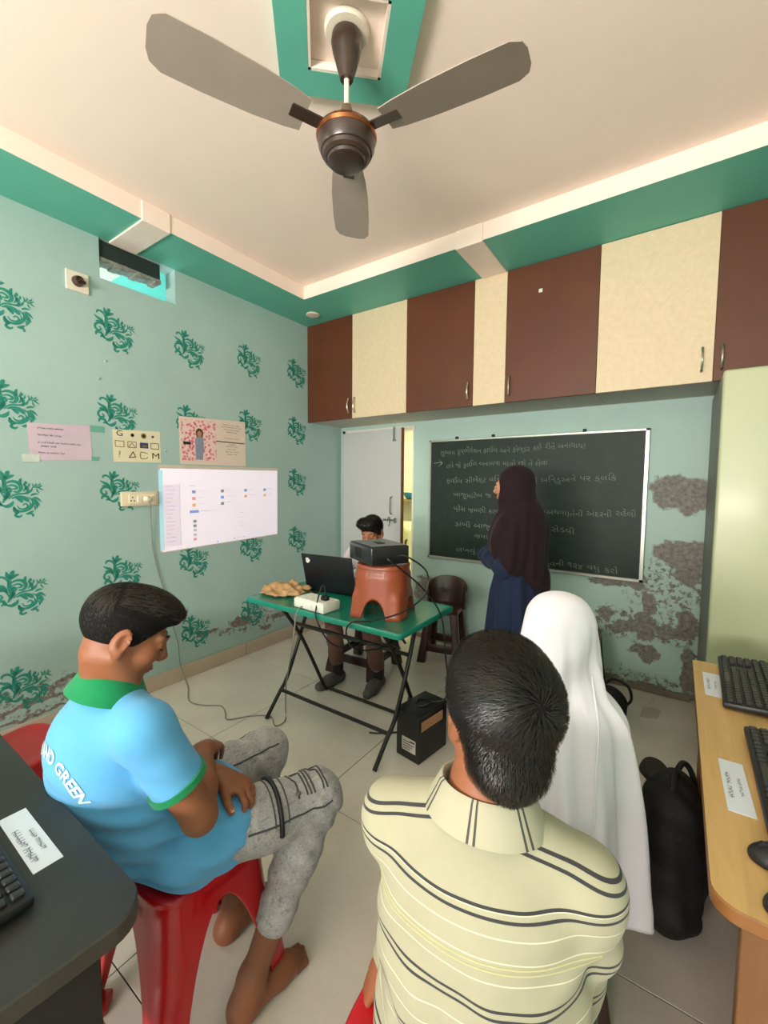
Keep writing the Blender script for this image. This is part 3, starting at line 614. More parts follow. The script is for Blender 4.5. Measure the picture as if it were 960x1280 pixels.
for k, (tx, z, w) in enumerate((((4, 5, 3, 6), 1.852, .15), ((5, 3, 7, 4, 5), 1.835, .19), ((6, 3, 7), 1.815, .14), ((8,), 1.798, .09), ((4, 5, 6), 1.75, .13), ((4,), 1.705, .06), ((5, 3, 4), 1.688, .10), ((4, 5), 1.668, .08), ((4, 3, 6), 1.648, .11), ((5, 4), 1.628, .09))): wtext(m, tx, -1.31-w/2, z, .013, w, 0, .0024)
m.obj('print', M_INK, t, smooth=False)
# projected picture on a white sheet; the projector's light is put in as emission
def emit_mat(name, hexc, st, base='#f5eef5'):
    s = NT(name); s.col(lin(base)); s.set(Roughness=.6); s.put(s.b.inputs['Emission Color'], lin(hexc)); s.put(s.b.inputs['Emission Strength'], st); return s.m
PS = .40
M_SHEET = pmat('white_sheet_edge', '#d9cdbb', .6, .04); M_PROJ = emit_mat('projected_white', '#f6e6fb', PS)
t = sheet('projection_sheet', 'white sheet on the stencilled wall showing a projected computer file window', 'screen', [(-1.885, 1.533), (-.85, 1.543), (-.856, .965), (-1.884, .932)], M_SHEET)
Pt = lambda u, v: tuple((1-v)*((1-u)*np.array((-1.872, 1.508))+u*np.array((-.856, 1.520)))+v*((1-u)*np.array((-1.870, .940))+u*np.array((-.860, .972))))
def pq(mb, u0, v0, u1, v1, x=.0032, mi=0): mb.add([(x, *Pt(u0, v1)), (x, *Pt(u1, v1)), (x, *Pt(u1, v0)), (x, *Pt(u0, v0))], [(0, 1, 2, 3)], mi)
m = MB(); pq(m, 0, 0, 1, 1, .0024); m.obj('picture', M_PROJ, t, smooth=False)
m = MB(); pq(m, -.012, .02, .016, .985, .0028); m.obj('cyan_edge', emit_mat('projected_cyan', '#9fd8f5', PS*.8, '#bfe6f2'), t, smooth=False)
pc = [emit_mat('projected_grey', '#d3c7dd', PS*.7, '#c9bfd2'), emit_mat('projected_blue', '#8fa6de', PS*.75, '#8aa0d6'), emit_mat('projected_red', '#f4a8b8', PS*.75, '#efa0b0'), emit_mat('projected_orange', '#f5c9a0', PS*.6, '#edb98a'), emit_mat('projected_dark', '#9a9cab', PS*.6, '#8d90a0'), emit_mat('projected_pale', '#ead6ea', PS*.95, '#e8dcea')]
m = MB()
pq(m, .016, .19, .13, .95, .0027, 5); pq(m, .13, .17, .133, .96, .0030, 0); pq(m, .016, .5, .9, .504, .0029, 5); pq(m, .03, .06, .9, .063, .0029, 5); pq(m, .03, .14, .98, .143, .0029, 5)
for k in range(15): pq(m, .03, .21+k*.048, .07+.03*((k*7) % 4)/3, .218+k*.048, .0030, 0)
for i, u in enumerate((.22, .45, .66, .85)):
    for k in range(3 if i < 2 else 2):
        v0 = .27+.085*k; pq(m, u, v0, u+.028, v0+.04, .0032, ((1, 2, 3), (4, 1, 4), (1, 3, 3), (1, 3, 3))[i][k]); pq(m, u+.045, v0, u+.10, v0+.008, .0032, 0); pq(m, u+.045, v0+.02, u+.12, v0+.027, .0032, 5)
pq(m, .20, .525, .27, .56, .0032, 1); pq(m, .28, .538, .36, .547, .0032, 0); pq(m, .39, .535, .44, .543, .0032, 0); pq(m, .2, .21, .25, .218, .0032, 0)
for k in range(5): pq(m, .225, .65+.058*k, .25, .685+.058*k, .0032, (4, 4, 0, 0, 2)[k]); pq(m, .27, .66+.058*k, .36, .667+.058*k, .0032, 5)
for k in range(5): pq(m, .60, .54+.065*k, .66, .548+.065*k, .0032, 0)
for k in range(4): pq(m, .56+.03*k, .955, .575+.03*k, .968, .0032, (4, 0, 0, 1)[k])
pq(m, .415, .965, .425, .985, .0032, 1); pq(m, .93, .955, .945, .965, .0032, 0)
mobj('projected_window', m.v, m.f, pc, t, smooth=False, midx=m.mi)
# switchboard with plug
M_SWB = pmat('switchboard_cream', '#e6d3b4', .4, .04)
t = thing('switchboard', 'cream wall switchboard with socket and plug beside the projected screen', 'switchboard', (0, -2.01, 1.26))
MB().bbox((0, -2.126, 1.262), (.022, -1.897, 1.353), .005, 2).obj('housing', M_SWB, t)
MB().bbox((.021, -2.085, 1.278), (.025, -1.915, 1.338), .002, 1).obj('module_plate', pmat('switch_module', '#efe0c4', .4), t)
m = MB()
for y, z in ((-2.062, 1.318), (-2.072, 1.296), (-2.052, 1.296)): m.tube([(.022, y, z), (.0262, y, z)], .0045, 8)
m.obj('socket_holes', M_DARK, t)
for y in (-2.02, -1.94): MB().bbox((.0245, y-.014, 1.288), (.030, y+.014, 1.328), .002, 1).obj('switch', M_PLATE, t)
MB().lathe([(.0, 0), (.02, 0), (.019, .02), (.012, .034), (.0, .036)], (.025, -1.978, 1.305), 16, Rx).obj('plug', pmat('plug_cream', '#e9dcc6', .4), t)
M_CORD = pmat('cable_grey', '#8d8a80', .5, .1); M_CORDB = pmat('cable_black', '#171717', .4, .1)
cw = [(.055, -1.978, 1.300), (.06, -1.97, 1.262), (.03, -1.955, 1.2), (.012, -1.94, .98), (.012, -1.905, .80), (.012, -1.872, .68), (.012, -1.83, .47), (.014, -1.785, .285), (.016, -1.775, .15), (.03, -1.75, .02), (.16, -1.80, .006), (.33, -1.895, .006), (.45, -1.875, .006), (.55, -1.815, .006), (.64, -1.845, .006), (.72, -1.885, .006), (.80, -1.78, .006), (.90, -1.715, .006), (1.0, -1.765, .006), (1.01, -1.70, .006), (.93, -1.62, .012), (.98, -1.66, .20), (1.20, -1.81, .55), (1.24, -1.825, .71), (1.25, -1.813, .757), (1.26, -1.78, .765)]
meta(MB().tube(catmull(cw, 6), .0036, 6).obj('power_cord', M_CORD, loc=(0, -1.9, 0)), 'thin grey power cord hanging from the switchboard and trailing over the floor', 'cord')
cw2 = [(.035, -1.99, 1.262), (.013, -1.987, 1.2), (.010, -1.985, 1.0), (.010, -1.965, .8), (.010, -1.9, .68)]
# ------------------------------------------------------------------ folding table
M_GREEN = pmat('table_plastic_green', '#11836c', .3, .07, 6, .02, 90, coat=.25); M_TUBE = pmat('black_tube', '#24201d', .4, .1, 20, metal=.3)
TX0, TX1, TY0, TY1, TZ = .815, 1.89, -1.82, -1.27, .752
tb = thing('folding_table', 'green plastic folding table with crossed black tube legs', 'table', ((TX0+TX1)/2, (TY0+TY1)/2, 0))
m = MB(); cxy = ((TX0+TX1)/2, (TY0+TY1)/2); w, d = TX1-TX0, TY1-TY0
rg = [[(x, y, z) for x, y in rrect(w-o*2, d-o*2, .02, 5, cxy)] for o, z in ((.012, TZ-.03), (.002, TZ-.028), (0, TZ-.02), (0, TZ-.006), (.004, TZ), (.016, TZ), (.02, TZ-.002))]
m.loft(rg); m.obj('tabletop', M_GREEN, tb)
xl, xr = .915, 1.715; RT = .0115
for x in (xl, xr):
    MB().tube(catmull([(x-.015, -1.745, .005), (x, -1.66, .13), (x+.012, -1.60, .22), (x+.02, -1.50, .45), (x+.01, -1.38, .70), (x+.01, -1.37, .725)], 5), RT, 10).obj('leg', M_TUBE, tb)
for x in (xl+.03, xr-.03):
    MB().tube(catmull([(x, -1.25, .012), (x, -1.29, .05), (x, -1.50, .45), (x, -1.68, .70), (x, -1.69, .722)], 5), RT, 10).obj('leg', M_TUBE, tb)
for P in ([(xl+.005, -1.645, .15), (xr+.005, -1.645, .15)], [(xl+.02, -1.25, .013), (xr-.02, -1.25, .013)], [(xl+.02, -1.46, .50), (xr+.02, -1.46, .50)], [(xl+.03, -1.555, .55), (xr-.03, -1.555, .55)], [(xl, -1.375, .715), (xr, -1.375, .715)], [(xl+.03, -1.685, .715), (xr-.03, -1.685, .715)]):
    MB().tube(P, RT*.92, 10).obj('crossbar', M_TUBE, tb)
for P in ([(xl+.03, -1.60, .66), (xl+.03, -1.50, .60), (xl+.03, -1.46, .56)], [(xr-.02, -1.60, .66), (xr-.02, -1.50, .60), (xr-.02, -1.46, .56)]): MB().tube(catmull(P, 4), .007, 8).obj('brace', M_TUBE, tb)
# cloth bag, white box, laptop on the table
M_BAG = pmat('tan_cloth', '#b08a5e', .85, .2, 18, .4, 40); 
V = []; F = []; n = 22; poly = [(.80, -1.70), (.93, -1.775), (1.07, -1.72), (1.10, -1.56), (.97, -1.50), (.83, -1.56)]
t = thing('cloth_bag', 'crumpled tan cloth bag lying folded at the left end of the green table', 'bag', (.95, -1.64, TZ))
sd = SDF((.72, -1.86, TZ-.02), (1.2, -1.42, TZ+.11), .005)
for (x, y, rx, ry, rz, a, zz) in ((.93, -1.64, .135, .10, .016, .3, .013), (1.0, -1.63, .12, .06, .02, -.35, .026), (.90, -1.60, .10, .05, .022, .7, .032), (.93, -1.655, .085, .022, .022, .25, .046), (1.03, -1.59, .075, .03, .02, .9, .036), (.85, -1.67, .06, .03, .018, -.5, .028), (.96, -1.57, .05, .02, .02, -.2, .05)): sd.ell((x, y, TZ+zz), (rx, ry, rz), rotz(a), .006)
sd.disp(lambda X, Y, Z: .006*np.sin(X*70+Y*35)*np.cos(Y*90-X*30)); sd.plane((0, 0, TZ+.0015), (0, 0, -1)); sd.obj('folded_cloth', M_BAG, t)
MB().tube(catmull([(.99, -1.55, TZ+.03), (1.05, -1.57, TZ+.035), (1.1, -1.55, TZ+.01), (1.08, -1.5, TZ+.008)], 5), .006, 6).obj('strap', pmat('dark_strap', '#3a3026', .8), t)
M_WBOX = NT('white_printed_carton'); s = M_WBOX; nz = s.noise(35, 4); s.col(s.mix(s.ramp(nz.outputs['Fac'], .55, .62, 0, .5), lin('#ece9df'), lin('#cfc9a9'))); s.set(Roughness=.5); M_WBOX = s.m
t = thing('carton', 'small white flat carton at the front edge of the green table', 'box', (1.31, -1.72, TZ)); R = rotz(math.radians(-4))
MB().bbox((-.115, -.06, .0005), (.115, .06, .048), .004, 2, R, (1.305, -1.735, TZ)).obj('box_body', M_WBOX, t)
MB().bbox((-.108, -.054, .0475), (.112, .056, .053), .003, 1, R, (1.305, -1.735, TZ)).obj('lid', M_WBOX, t)
MB().bbox((-.02, -.015, .052), (.02, .015, .075), .003, 1, R, (1.37, -1.74, TZ)).obj('black_adapter', M_CORDB, t)
M_LAP = pmat('laptop_black', '#15161a', .35, .1, 6); M_KEY = pmat('key_black', '#1c1c1f', .5, .1)
t = thing('laptop', 'open black laptop seen from behind with a white sticker on its lid', 'laptop', (1.17, -1.40, TZ))
Rl_ = rotz(math.radians(7)); lc = (1.175, -1.47, TZ+.002)
MB().bbox((-.18, 0, 0), (.18, .25, .018), .004, 2, Rl_, lc).obj('base', M_LAP, t)
m = MB()
for r in range(5):
    for k in range(13): m.bbox((-.165+k*.0255, .06+r*.028, .017), (-.165+k*.0255+.021, .06+r*.028+.023, .021), .001, 1, Rl_, lc)
m.obj('keys', M_KEY, t); meta(bpy.data.objects[-1] if False else m and t.children[-1] if t.children else None) if False else None
Rt = Rl_@rot((1, 0, 0), math.radians(14))
lid = MB().bbox((-.18, -.008, 0), (.18, 0, .235), .004, 2, Rt, (lc[0], lc[1], lc[2]+.012)).obj('lid', M_LAP, t)
MB().box((-.168, 0, .016), (.168, .0012, .222), Rt, (lc[0], lc[1], lc[2]+.012)).obj('screen', emit_mat('laptop_screen', '#cfd8ef', .8, '#202020'), lid, smooth=False)
MB().prism([(math.cos(a)*(.015+.003*math.cos(5*a)), math.sin(a)*(.017+.002*math.cos(3*a))) for a in np.linspace(0, 6.28, 20, endpoint=False)], 0, .001, lambda p: Rt@np.array((-.135+p[0], -.0095+p[2], .195+p[1]))+np.array((lc[0], lc[1], lc[2]+.012))).obj('sticker', M_FRAME, lid, smooth=False)
MB().prism([(math.cos(a)*.013, math.sin(a)*.013) for a in np.linspace(0, 6.28, 24, endpoint=False)], 0, .0006, lambda p: Rt@np.array((0+p[0], -.0088+p[2], .12+p[1]))+np.array((lc[0], lc[1], lc[2]+.012))).obj('lid_emblem', pmat('emblem_grey', '#2c2e33', .3, metal=.6), lid, smooth=False)

# ------------------------------------------------------------------ moulded stools
def stool_shell(name, mat, parent, c, h, top, bot, arch, phi, p=4.5, gam=1.0, rib=0, th=.006, rz=0, rim=.02):
    N = 160; V = []; F = []; ths = np.array([2*math.pi*(i+.5)/N for i in range(N)])
    ux = np.cos(ths); uy = np.sin(ths); rr = 1/(np.abs(ux)**p+np.abs(uy)**p)**(1/p)
    dl = np.abs((ths+math.pi/4) % (math.pi/2)-math.pi/4); zb = arch*np.sqrt(np.clip(1-(dl/phi)**2, 0, 1)); zb = np.where(dl < phi, zb, 0)
    rows = 14; R = rotz(rz)
    for j in range(rows+1):
        t = j/rows; z = zb+(h-rim-zb)*t; w = bot+(top-bot)*(z/h)**gam
        g = 1-rib*np.exp(-((dl-math.pi/4)/.16)**2)*np.clip((h*.55-z)/(h*.15), 0, 1)*-1
        w = w*np.where(z > h-rim*2.2, .97, 1)
        V += [(ux[i]*rr[i]*w[i]*g[i], uy[i]*rr[i]*w[i]*g[i], z[i]) for i in range(N)]
    for z, k in ((h-rim*.9, 1.0), (h-rim*.35, 1.0), (h-.002, .965), (h, .90), (h-.004, .80), (h-.004, .4), (h-.004, .02)):
        V += [(ux[i]*rr[i]*top*k, uy[i]*rr[i]*top*k, z) for i in range(N)]
    nr = rows+1+7
    F = [(j*N+i, j*N+(i+1) % N, (j+1)*N+(i+1) % N, (j+1)*N+i) for j in range(nr-1) for i in range(N)]+[tuple((nr-1)*N+i for i in range(N))]
    V = np.array(V)@R.T+np.array(c)
    o = mobj(name, V, F, mat, parent, ang=50); s = o.modifiers.new('wall_thickness', 'SOLIDIFY'); s.thickness = th; s.offset = -1
    return o
M_RED = pmat('red_plastic', '#c20f1c', .28, .05, 4, coat=.2); M_TERRA = pmat('terracotta_plastic', '#9c4a2b', .38, .08, 5, coat=.2)
def red_stool(label, c, rz=0):
    t = thing('plastic_stool', label, 'stool', c, 'red plastic stools')
    stool_shell('shell', M_RED, t, c, .45, .15, .205, .375, .60, gam=.75, rib=.10, rz=rz)
    m = MB()
    for k in range(4):
        a = rz+math.pi/4+k*math.pi/2; r = .262; x, y = c[0]+r*math.cos(a), c[1]+r*math.sin(a); m.bbox((-.035, -.03, 0), (.03, .03, .022), .008, 2, rotz(a), (x-.02*math.cos(a), y-.02*math.sin(a), .0))
        m_ = m; m_.obj('foot', M_RED, t); m = MB()
    return t
red_stool('red plastic stool under the person in the blue polo shirt', (1.81, -2.77, 0))
red_stool('red plastic stool under the person in the striped shirt', (2.555, -2.73, 0), .08)
red_stool('red plastic stool half hidden between the black desk and the blue polo shirt', (.94, -2.90, 0), .3)
t = thing('plastic_stool', 'small terracotta plastic stool standing on the green table', 'stool', (1.628, -1.575, TZ))
stool_shell('shell', M_TERRA, t, (1.628, -1.575, TZ), .262, .132, .158, .095, .40, p=2.7, gam=.6, rib=.09, rz=math.radians(15), rim=.022)
m = MB()
for k in range(4):
    break; a = math.radians(15)+math.pi/4+k*math.pi/2; R = rotz(a); m2 = MB(); m2.tube([R@np.array((.188, 0, .004))+np.array((1.628, -1.575, TZ)), R@np.array((.184, 0, .08))+np.array((1.628, -1.575, TZ)), R@np.array((.172, 0, .145))+np.array((1.628, -1.575, TZ)), R@np.array((.158, 0, .165))+np.array((1.628, -1.575, TZ))], [.020, .019, .016, .006], 12); m2.obj('leg_rib', M_TERRA, t)
# projector on the stool
M_PRJ = pmat('projector_black', '#1d1d1f', .3, .1, 8, coat=.2)
PZ = TZ+.2625; pcn = (1.612, -1.60, PZ); Rp = rotz(math.radians(-28))
t = thing('projector', 'black box projector on top of the terracotta stool', 'projector', pcn)
MB().bbox((-.135, -.105, .008), (.135, .105, .098), .008, 3, Rp, pcn).obj('case', M_PRJ, t)
MB().bbox((-.128, -.098, .096), (.128, .098, .101), .003, 1, Rp, pcn).obj('lid', M_PRJ, t)
Ry = Rp@np.array([[0, 0, -1.], [0, 1, 0], [1, 0, 0]])
MB().lathe([(.0, 0), (.034, 0), (.036, .012), (.03, .014), (.028, .004), (.0, .003)], Rp@np.array((-.134, .04, .055))+np.array(pcn), 24, Ry).obj('lens', pmat('lens_glass', '#0d1018', .05, coat=.5), t)
m = MB()
for k in range(7): m.box((-.06+k*.012, -.107, .03), (-.054+k*.012, -.104, .08), Rp, pcn)
m.obj('vent_grille', M_KEY, t, smooth=False)
for x in (-.11, .11):
    for y in (-.08, .08): MB().lathe([(.008, 0), (.009, .009)], Rp@np.array((x*.6, y*.6, .0))+np.array(pcn), 10).obj('foot', M_KEY, t)
MB().bbox((-.03, -.02, .1), (.04, .02, .104), .002, 1, Rp, pcn).obj('button_pad', M_KEY, t)
pr = Rp@np.array((.137, .03, .05))+np.array(pcn); pr2 = Rp@np.array((.137, -.03, .04))+np.array(pcn)
meta(MB().tube(catmull([tuple(pr), tuple(pr+np.array((.06, .01, 0))), (1.86, -1.53, .98), (1.86, -1.55, .87), (1.80, -1.66, .80), (1.70, -1.755, TZ+.012), (1.62, -1.83, TZ+.006), (1.60, -1.842, .70), (1.62, -1.80, .62), (1.68, -1.70, .60), (1.72, -1.62, .62), (1.70, -1.52, .55), (1.6, -1.44, .52)], 6), .0042, 6).obj('projector_cable', M_CORDB, loc=(1.8, -1.6, 0)), 'black cable looping from the projector over the table edge and under the table', 'cable')
meta(MB().tube(catmull([tuple(pr2), tuple(pr2+np.array((.04, -.005, -.01))), (1.83, -1.53, .90), (1.90, -1.45, .75), (1.925, -1.44, .55), (1.925, -1.40, .35), (1.90, -1.40, .28), (1.845, -1.42, .262)], 6), .0042, 6).obj('projector_cable', M_CORDB, loc=(1.9, -1.5, 0)), 'black cable dropping from the projector to the black carton on the floor', 'cable')
meta(MB().tube(catmull([(1.375, -1.74, TZ+.075), (1.372, -1.745, TZ+.13), (1.36, -1.76, TZ+.12), (1.365, -1.80, TZ+.03), (1.40, -1.835, TZ-.02), (1.45, -1.80, .62), (1.48, -1.70, .56), (1.5, -1.60, .565), (1.55, -1.57, .56)], 6), .004, 6).obj('adapter_cable', M_CORDB, loc=(1.4, -1.75, 0)), 'black adapter cable rising from the white carton and hanging over the table edge', 'cable')
# black carton on the floor
M_BBOX = pmat('black_carton', '#1a1a1b', .45, .2, 14, .1, 40); M_LBL = pmat('paper_label', '#cfc6bd', .6, .06); M_ORL = pmat('orange_label', '#c9906c', .6, .1)
Rb_ = rotz(math.radians(-9)); bc = (1.80, -1.45, 0)
t = thing('carton', 'black cardboard carton with pale labels on the floor under the table end', 'box', bc)
MB().bbox((-.075, -.12, .001), (.075, .12, .245), .004, 2, Rb_, bc).obj('box_body', M_BBOX, t)
MB().bbox((-.078, -.123, .235), (.078, .123, .252), .004, 2, Rb_, bc).obj('lid', M_BBOX, t)
MB().box((-.035, -.1215, .045), (.055, -.1195, .115), Rb_, bc).obj('label', M_LBL, t, smooth=False)
m = MB()
for k in range(4): m.box((-.028, -.1222, .055+.013*k), (.02+.012*(k % 3), -.1212, .059+.013*k), Rb_, bc)
m.box((.02, -.1222, .098), (.048, -.1212, .106), Rb_, bc); m.obj('label_print', M_INK, t, smooth=False)
MB().box((.0745, -.1, .165), (.0765, .08, .215), Rb_, bc).obj('label', M_ORL, t, smooth=False)
MB().tube(catmull([tuple(Rb_@np.array(p)+np.array(bc)) for p in ((0, -.04, .254), (.03, -.02, .258), (.035, .03, .258), (0, .05, .258), (-.03, .03, .258), (-.03, -.01, .258), (-.01, -.03, .257))], 5), .004, 6).obj('cord_handle', M_KEY, t)
meta(MB().tube(catmull([tuple(Rb_@np.array(p)+np.array(bc)) for p in ((-.06, -.02, .2555), (-.09, -.01, .25), (-.12, .04, .13), (-.16, .05, .02), (-.2, 0, .006), (-.26, -.07, .006), (-.3, -.1, .006))], 6), .004, 6).obj('mains_lead', M_CORDB, loc=(1.7, -1.45, 0)), 'short black lead draped from the black carton to the floor under the table', 'cable')

# ------------------------------------------------------------------ dark brown moulded seats
M_DKB = pmat('dark_brown_plastic', '#3a1c18', .32, .1, 5, coat=.2)
def dark_seat(name, label, c, rz, w=.32, back=False, h=.44):
    t = thing(name, label, 'chair' if back else 'stool', c); R = rotz(rz); P = lambda p: tuple(R@np.array(p, float)+np.array(c)); hw = w/2
    m = MB(); rg = [[P((x, y, z)) for x, y in rrect(w-2*o, w-2*o, .05, 6)] for o, z in ((.012, h-.045), (.0, h-.04), (0, h-.012), (.008, h-.001), (.03, h), (.06, h-.004))]; m.loft(rg).obj('seat', M_DKB, t)
    for sx in (-1, 1):
        for sy in (-1, 1):
            a = np.array((sx*(hw-.03), sy*(hw-.03), h-.03)); e = np.array((sx*(hw+.015), sy*(hw+.015), 0)); rg = []
            for k, q in ((0, a), (.5, (a+e)/2), (.97, a+(e-a)*.97), (1, e)):
                s_ = .03-.006*k if k < .9 else .034; rg.append([P((q[0]+x, q[1]+y, q[2])) for x, y in rrect(s_*2, s_*2, .008, 3)])
            MB().loft(rg).obj('leg', M_DKB, t)
    for ax in (0, 1):
        for sg in (-1, 1):
            lo = [-hw, -hw, .085]; hi = [hw, hw, .145]; o = 1-ax; lo[o] = sg*(hw+.002)-.012; hi[o] = sg*(hw+.002)+.012
            MB().bbox(lo, hi, .005, 2, R, c).obj('stretcher', M_DKB, t)
    if back:
        N = 30; rg = []
        for i in range(N+1):
            u = i/N; a = math.pi*(u*1.24-.12); x = -math.cos(a)*(hw+.02); y = math.sin(a)*(hw*.55)+hw*.55; ht = .20*max(math.sin(math.pi*u), 0)**.45
            n_ = np.array((-math.cos(a), math.sin(a)*.8)); th = .008
            z0 = h-.03; z1 = h+.02+ht
            rg.append([P((x-n_[0]*th+n_[0]*.0, y-n_[1]*th, z0)), P((x+n_[0]*th, y+n_[1]*th, z0)), P((x+n_[0]*(th+.012), y+n_[1]*(th+.02), z1-.01)), P((x+n_[0]*.012, y+n_[1]*.02, z1)), P((x-n_[0]*(th-.012), y-n_[1]*(th-.02), z1-.01))])
        MB().loft(rg).obj('backrest', M_DKB, t)
    return t
dark_seat('plastic_chair', 'dark brown plastic chair with rounded back beside the green table', (1.35, -.29, 0), math.radians(12), .26, True, .43)
dark_seat('plastic_stool', 'dark brown plastic stool under the seated person behind the laptop', (.93, -.81, 0), math.radians(4), .34)
dark_seat('plastic_stool', 'dark brown plastic stool under the person in the white veil', (2.585, -2.12, 0), .25, .26, False, .44)
dark_seat('plastic_stool', 'dark brown plastic stool against the peeling wall behind the white veil', (2.36, -.30, 0), .1, .27)

# ------------------------------------------------------------------ desks
def rdesk(poly, z0, z1, mat_top, mat_edge, parent, name='tabletop'):
    m = MB(); n = len(poly); c = np.mean(poly, 0); ins = lambda k: [tuple(np.array(p)+unit(c-np.array(p))*k) for p in poly]
    rg = [[(x, y, z) for x, y in P] for P, z in ((ins(.004), z0), (poly, z0+.004), (poly, z1-.003), (ins(.003), z1))]
    V = [p for r in rg for p in r]; F = [(i*n+k, i*n+(k+1) % n, (i+1)*n+(k+1) % n, (i+1)*n+k) for i in range(3) for k in range(n)]; mi = [1]*len(F); F += [tuple(range(n-1, -1, -1)), tuple(3*n+k for k in range(n))]; mi += [1, 0]
    return mobj(name, V, F, [mat_top, mat_edge], parent, midx=mi)
def wood(name, hexc, ax=1, rough=.4):
    s = NT(name); c = lin(hexc); sc = [14, 14, 14]; sc[ax] = 1.2; v = s.vmath('MULTIPLY', s.obj, tuple(sc)); nz = s.noise(2.2, 6, .65, v, .6)
    s.col(s.mix(s.ramp(nz.outputs['Fac'], .3, .72), scl(c, .86), scl(c, 1.12))); s.set(Roughness=rough); s.bump(nz.outputs['Fac'], .03, .002); return s.m
M_OAK = wood('desk_laminate_oak', '#d2a76c', 1, .42); M_OAKD = wood('desk_edge_brown', '#8a5a30', 1, .45); M_OAKP = wood('desk_panel_brown', '#7c5230', 2, .5)
DZ = .755
dk = thing('computer_desk', 'light oak computer desk along the right wall with rounded corner', 'desk', (3.25, -1.96, 0))
po = [(3.55, -1.385), (2.95, -1.385), (2.944, -1.391)]+[(2.941+.045*(1-math.cos(a)), -2.50-.042*math.sin(a)) for a in np.linspace(0, math.pi/2, 8)]+[(3.55, -2.542)]
rdesk(po[::-1], DZ-.028, DZ, M_OAK, M_OAKD, dk)
MB().bbox((2.985, -2.50, 0), (3.545, -2.47, DZ-.029), .002, 1).obj('side_panel', M_OAKP, dk, smooth=False)
MB().bbox((2.975, -1.45, 0), (3.545, -1.42, DZ-.029), .002, 1).obj('side_panel', M_OAKP, dk, smooth=False)
MB().bbox((3.2, -2.47, .25), (3.22, -1.45, DZ-.029), .002, 1).obj('back_panel', M_OAKP, dk, smooth=False)
MB().bbox((2.985, -2.505, .0), (3.04, -2.47, .5), .002, 1).obj('trim_strip', M_OAKD, dk, smooth=False)
M_WPAP = pmat('white_paper', '#dfe2ec', .6, .02)
def slip(label, c, w, l, rz, tx=None, z=DZ):
    t = thing('paper_slip', label, 'paper', (*c, z), 'printed slips on the desks'); R = rotz(rz)
    MB().box((-w/2, -l/2, .0003), (w/2, l/2, .0011), R, (*c, z)).obj('sheet', M_WPAP, t, smooth=False)
    m = MB()
    for k, (s_, sz, u) in enumerate(tx):
        V, F = scribble_geo(s_, sz, int(c[1]*-100)+k, 'CENTER'); Q = np.stack([-V[:, 1]+u, V[:, 0], np.full(len(V), .0014)], 1)
        if k >= 0: m.add(Q@R.T+np.array((*c, z)), F)
    m.obj('print', pmat('print_grey', '#6d6f7a', .8), t, smooth=False); return t
TXT = [((6, 7), .016, -.006), ((7, 5), .012, .012)]
slip('white printed slip beside the far keyboard on the oak desk', (2.994, -1.602), .048, .20, 0, TXT)
slip('white printed slip beside the near keyboard on the oak desk', (3.003, -2.182), .046, .20, .02, TXT)
M_KB = pmat('keyboard_black', '#1b1b1d', .45, .1, 20); M_KEYS = pmat('keycap_black', '#232326', .4, .12, 30)
def keyboard(label, c, rz, z=DZ, l=.44, w=.155):
    """local x = away from the user, y = along the keys"""
    t = thing('keyboard', label, 'keyboard', (*c, z), 'black keyboards'); R = rotz(rz); Tl = rot((0, 1, 0), math.radians(-4)); RR = R@Tl; c3 = (*c, z+.002)
    MB().bbox((0, -l/2, .002), (w, l/2, .02), .006, 2, RR, c3).obj('case', M_KB, t)
    kb = MB().bbox((-.0085, -.0075, 0), (.0085, .0075, .009), .0025, 1); kb_o = None
    for r in range(6):
        for k in range(21):
            if r == 0 and 6 < k < 12: continue
            if 15 <= k <= 16 and r in (1, 2, 3): continue
            p = RR@np.array((.018+r*.0215, -l/2+.019+k*.0201, .0185))+np.array(c3)
            if kb_o is None:
                kb_o = mobj('key', np.array(kb.v)@RR.T+p, kb.f, M_KEYS, t); p0 = p
            else:
                o = kb_o.copy(); COL.objects.link(o); o.parent = t; o.location = Vector(p-p0)
    p = RR@np.array((.018, -l/2+.019+9*.0201, .0185))+np.array(c3); MB().bbox((-.0085, -.048, 0), (.0085, .048, .009), .0025, 1, RR, p).obj('space_bar', M_KEYS, t)
    return t
keyboard('black keyboard at the far end of the oak desk', (3.016, -1.565), math.radians(-2))
keyboard('black keyboard in the middle of the oak desk', (3.040, -2.125), math.radians(-1))
def mouse(label, c, rz, z=DZ):
    t = thing('mouse', label, 'mouse', (*c, z), 'black mice on the oak desk'); R = rotz(rz); sd = SDF((c[0]-.08, c[1]-.08, z-.01), (c[0]+.08, c[1]+.08, z+.05), .003)
    sd.ell((*c, z+.008), (.056, .032, .028), R, 0).plane((0, 0, z+.0008), (0, 0, -1)); sd.obj('shell', M_KB, t)
    MB().tube([tuple(R@np.array((-.035, -.003, .0295))+np.array((*c, z))), tuple(R@np.array((-.035, .003, .0295))+np.array((*c, z)))], .006, 10).obj('wheel', M_KEYS, t)
mouse('black mouse next to the near keyboard on the oak desk', (3.055, -2.395), .1); mouse('black mouse closest to the rounded corner of the oak desk', (3.06, -2.497), .35)
M_BLK = pmat('desk_black_laminate', '#232421', .5, .1, 14, .03, 90); M_BLKE = pmat('desk_black_edge', '#3a352f', .5, .15, 14); M_BLKP = pmat('desk_black_panel', '#121212', .6, .1); M_PLY = wood('plywood_edge', '#a27a45', 2, .6)
dk2 = thing('computer_desk', 'black computer desk with rounded corner in the left foreground', 'desk', (1.4, -3.36, 0))
po = [(.62, -3.70), (2.16, -3.70)]+[(2.205-.055*(1-math.cos(a)), -3.11+.053*math.sin(a)) for a in np.linspace(0, math.pi/2, 8)]+[(.62, -3.057)]
rdesk(po, DZ-.034, DZ, M_BLK, M_BLKE, dk2)
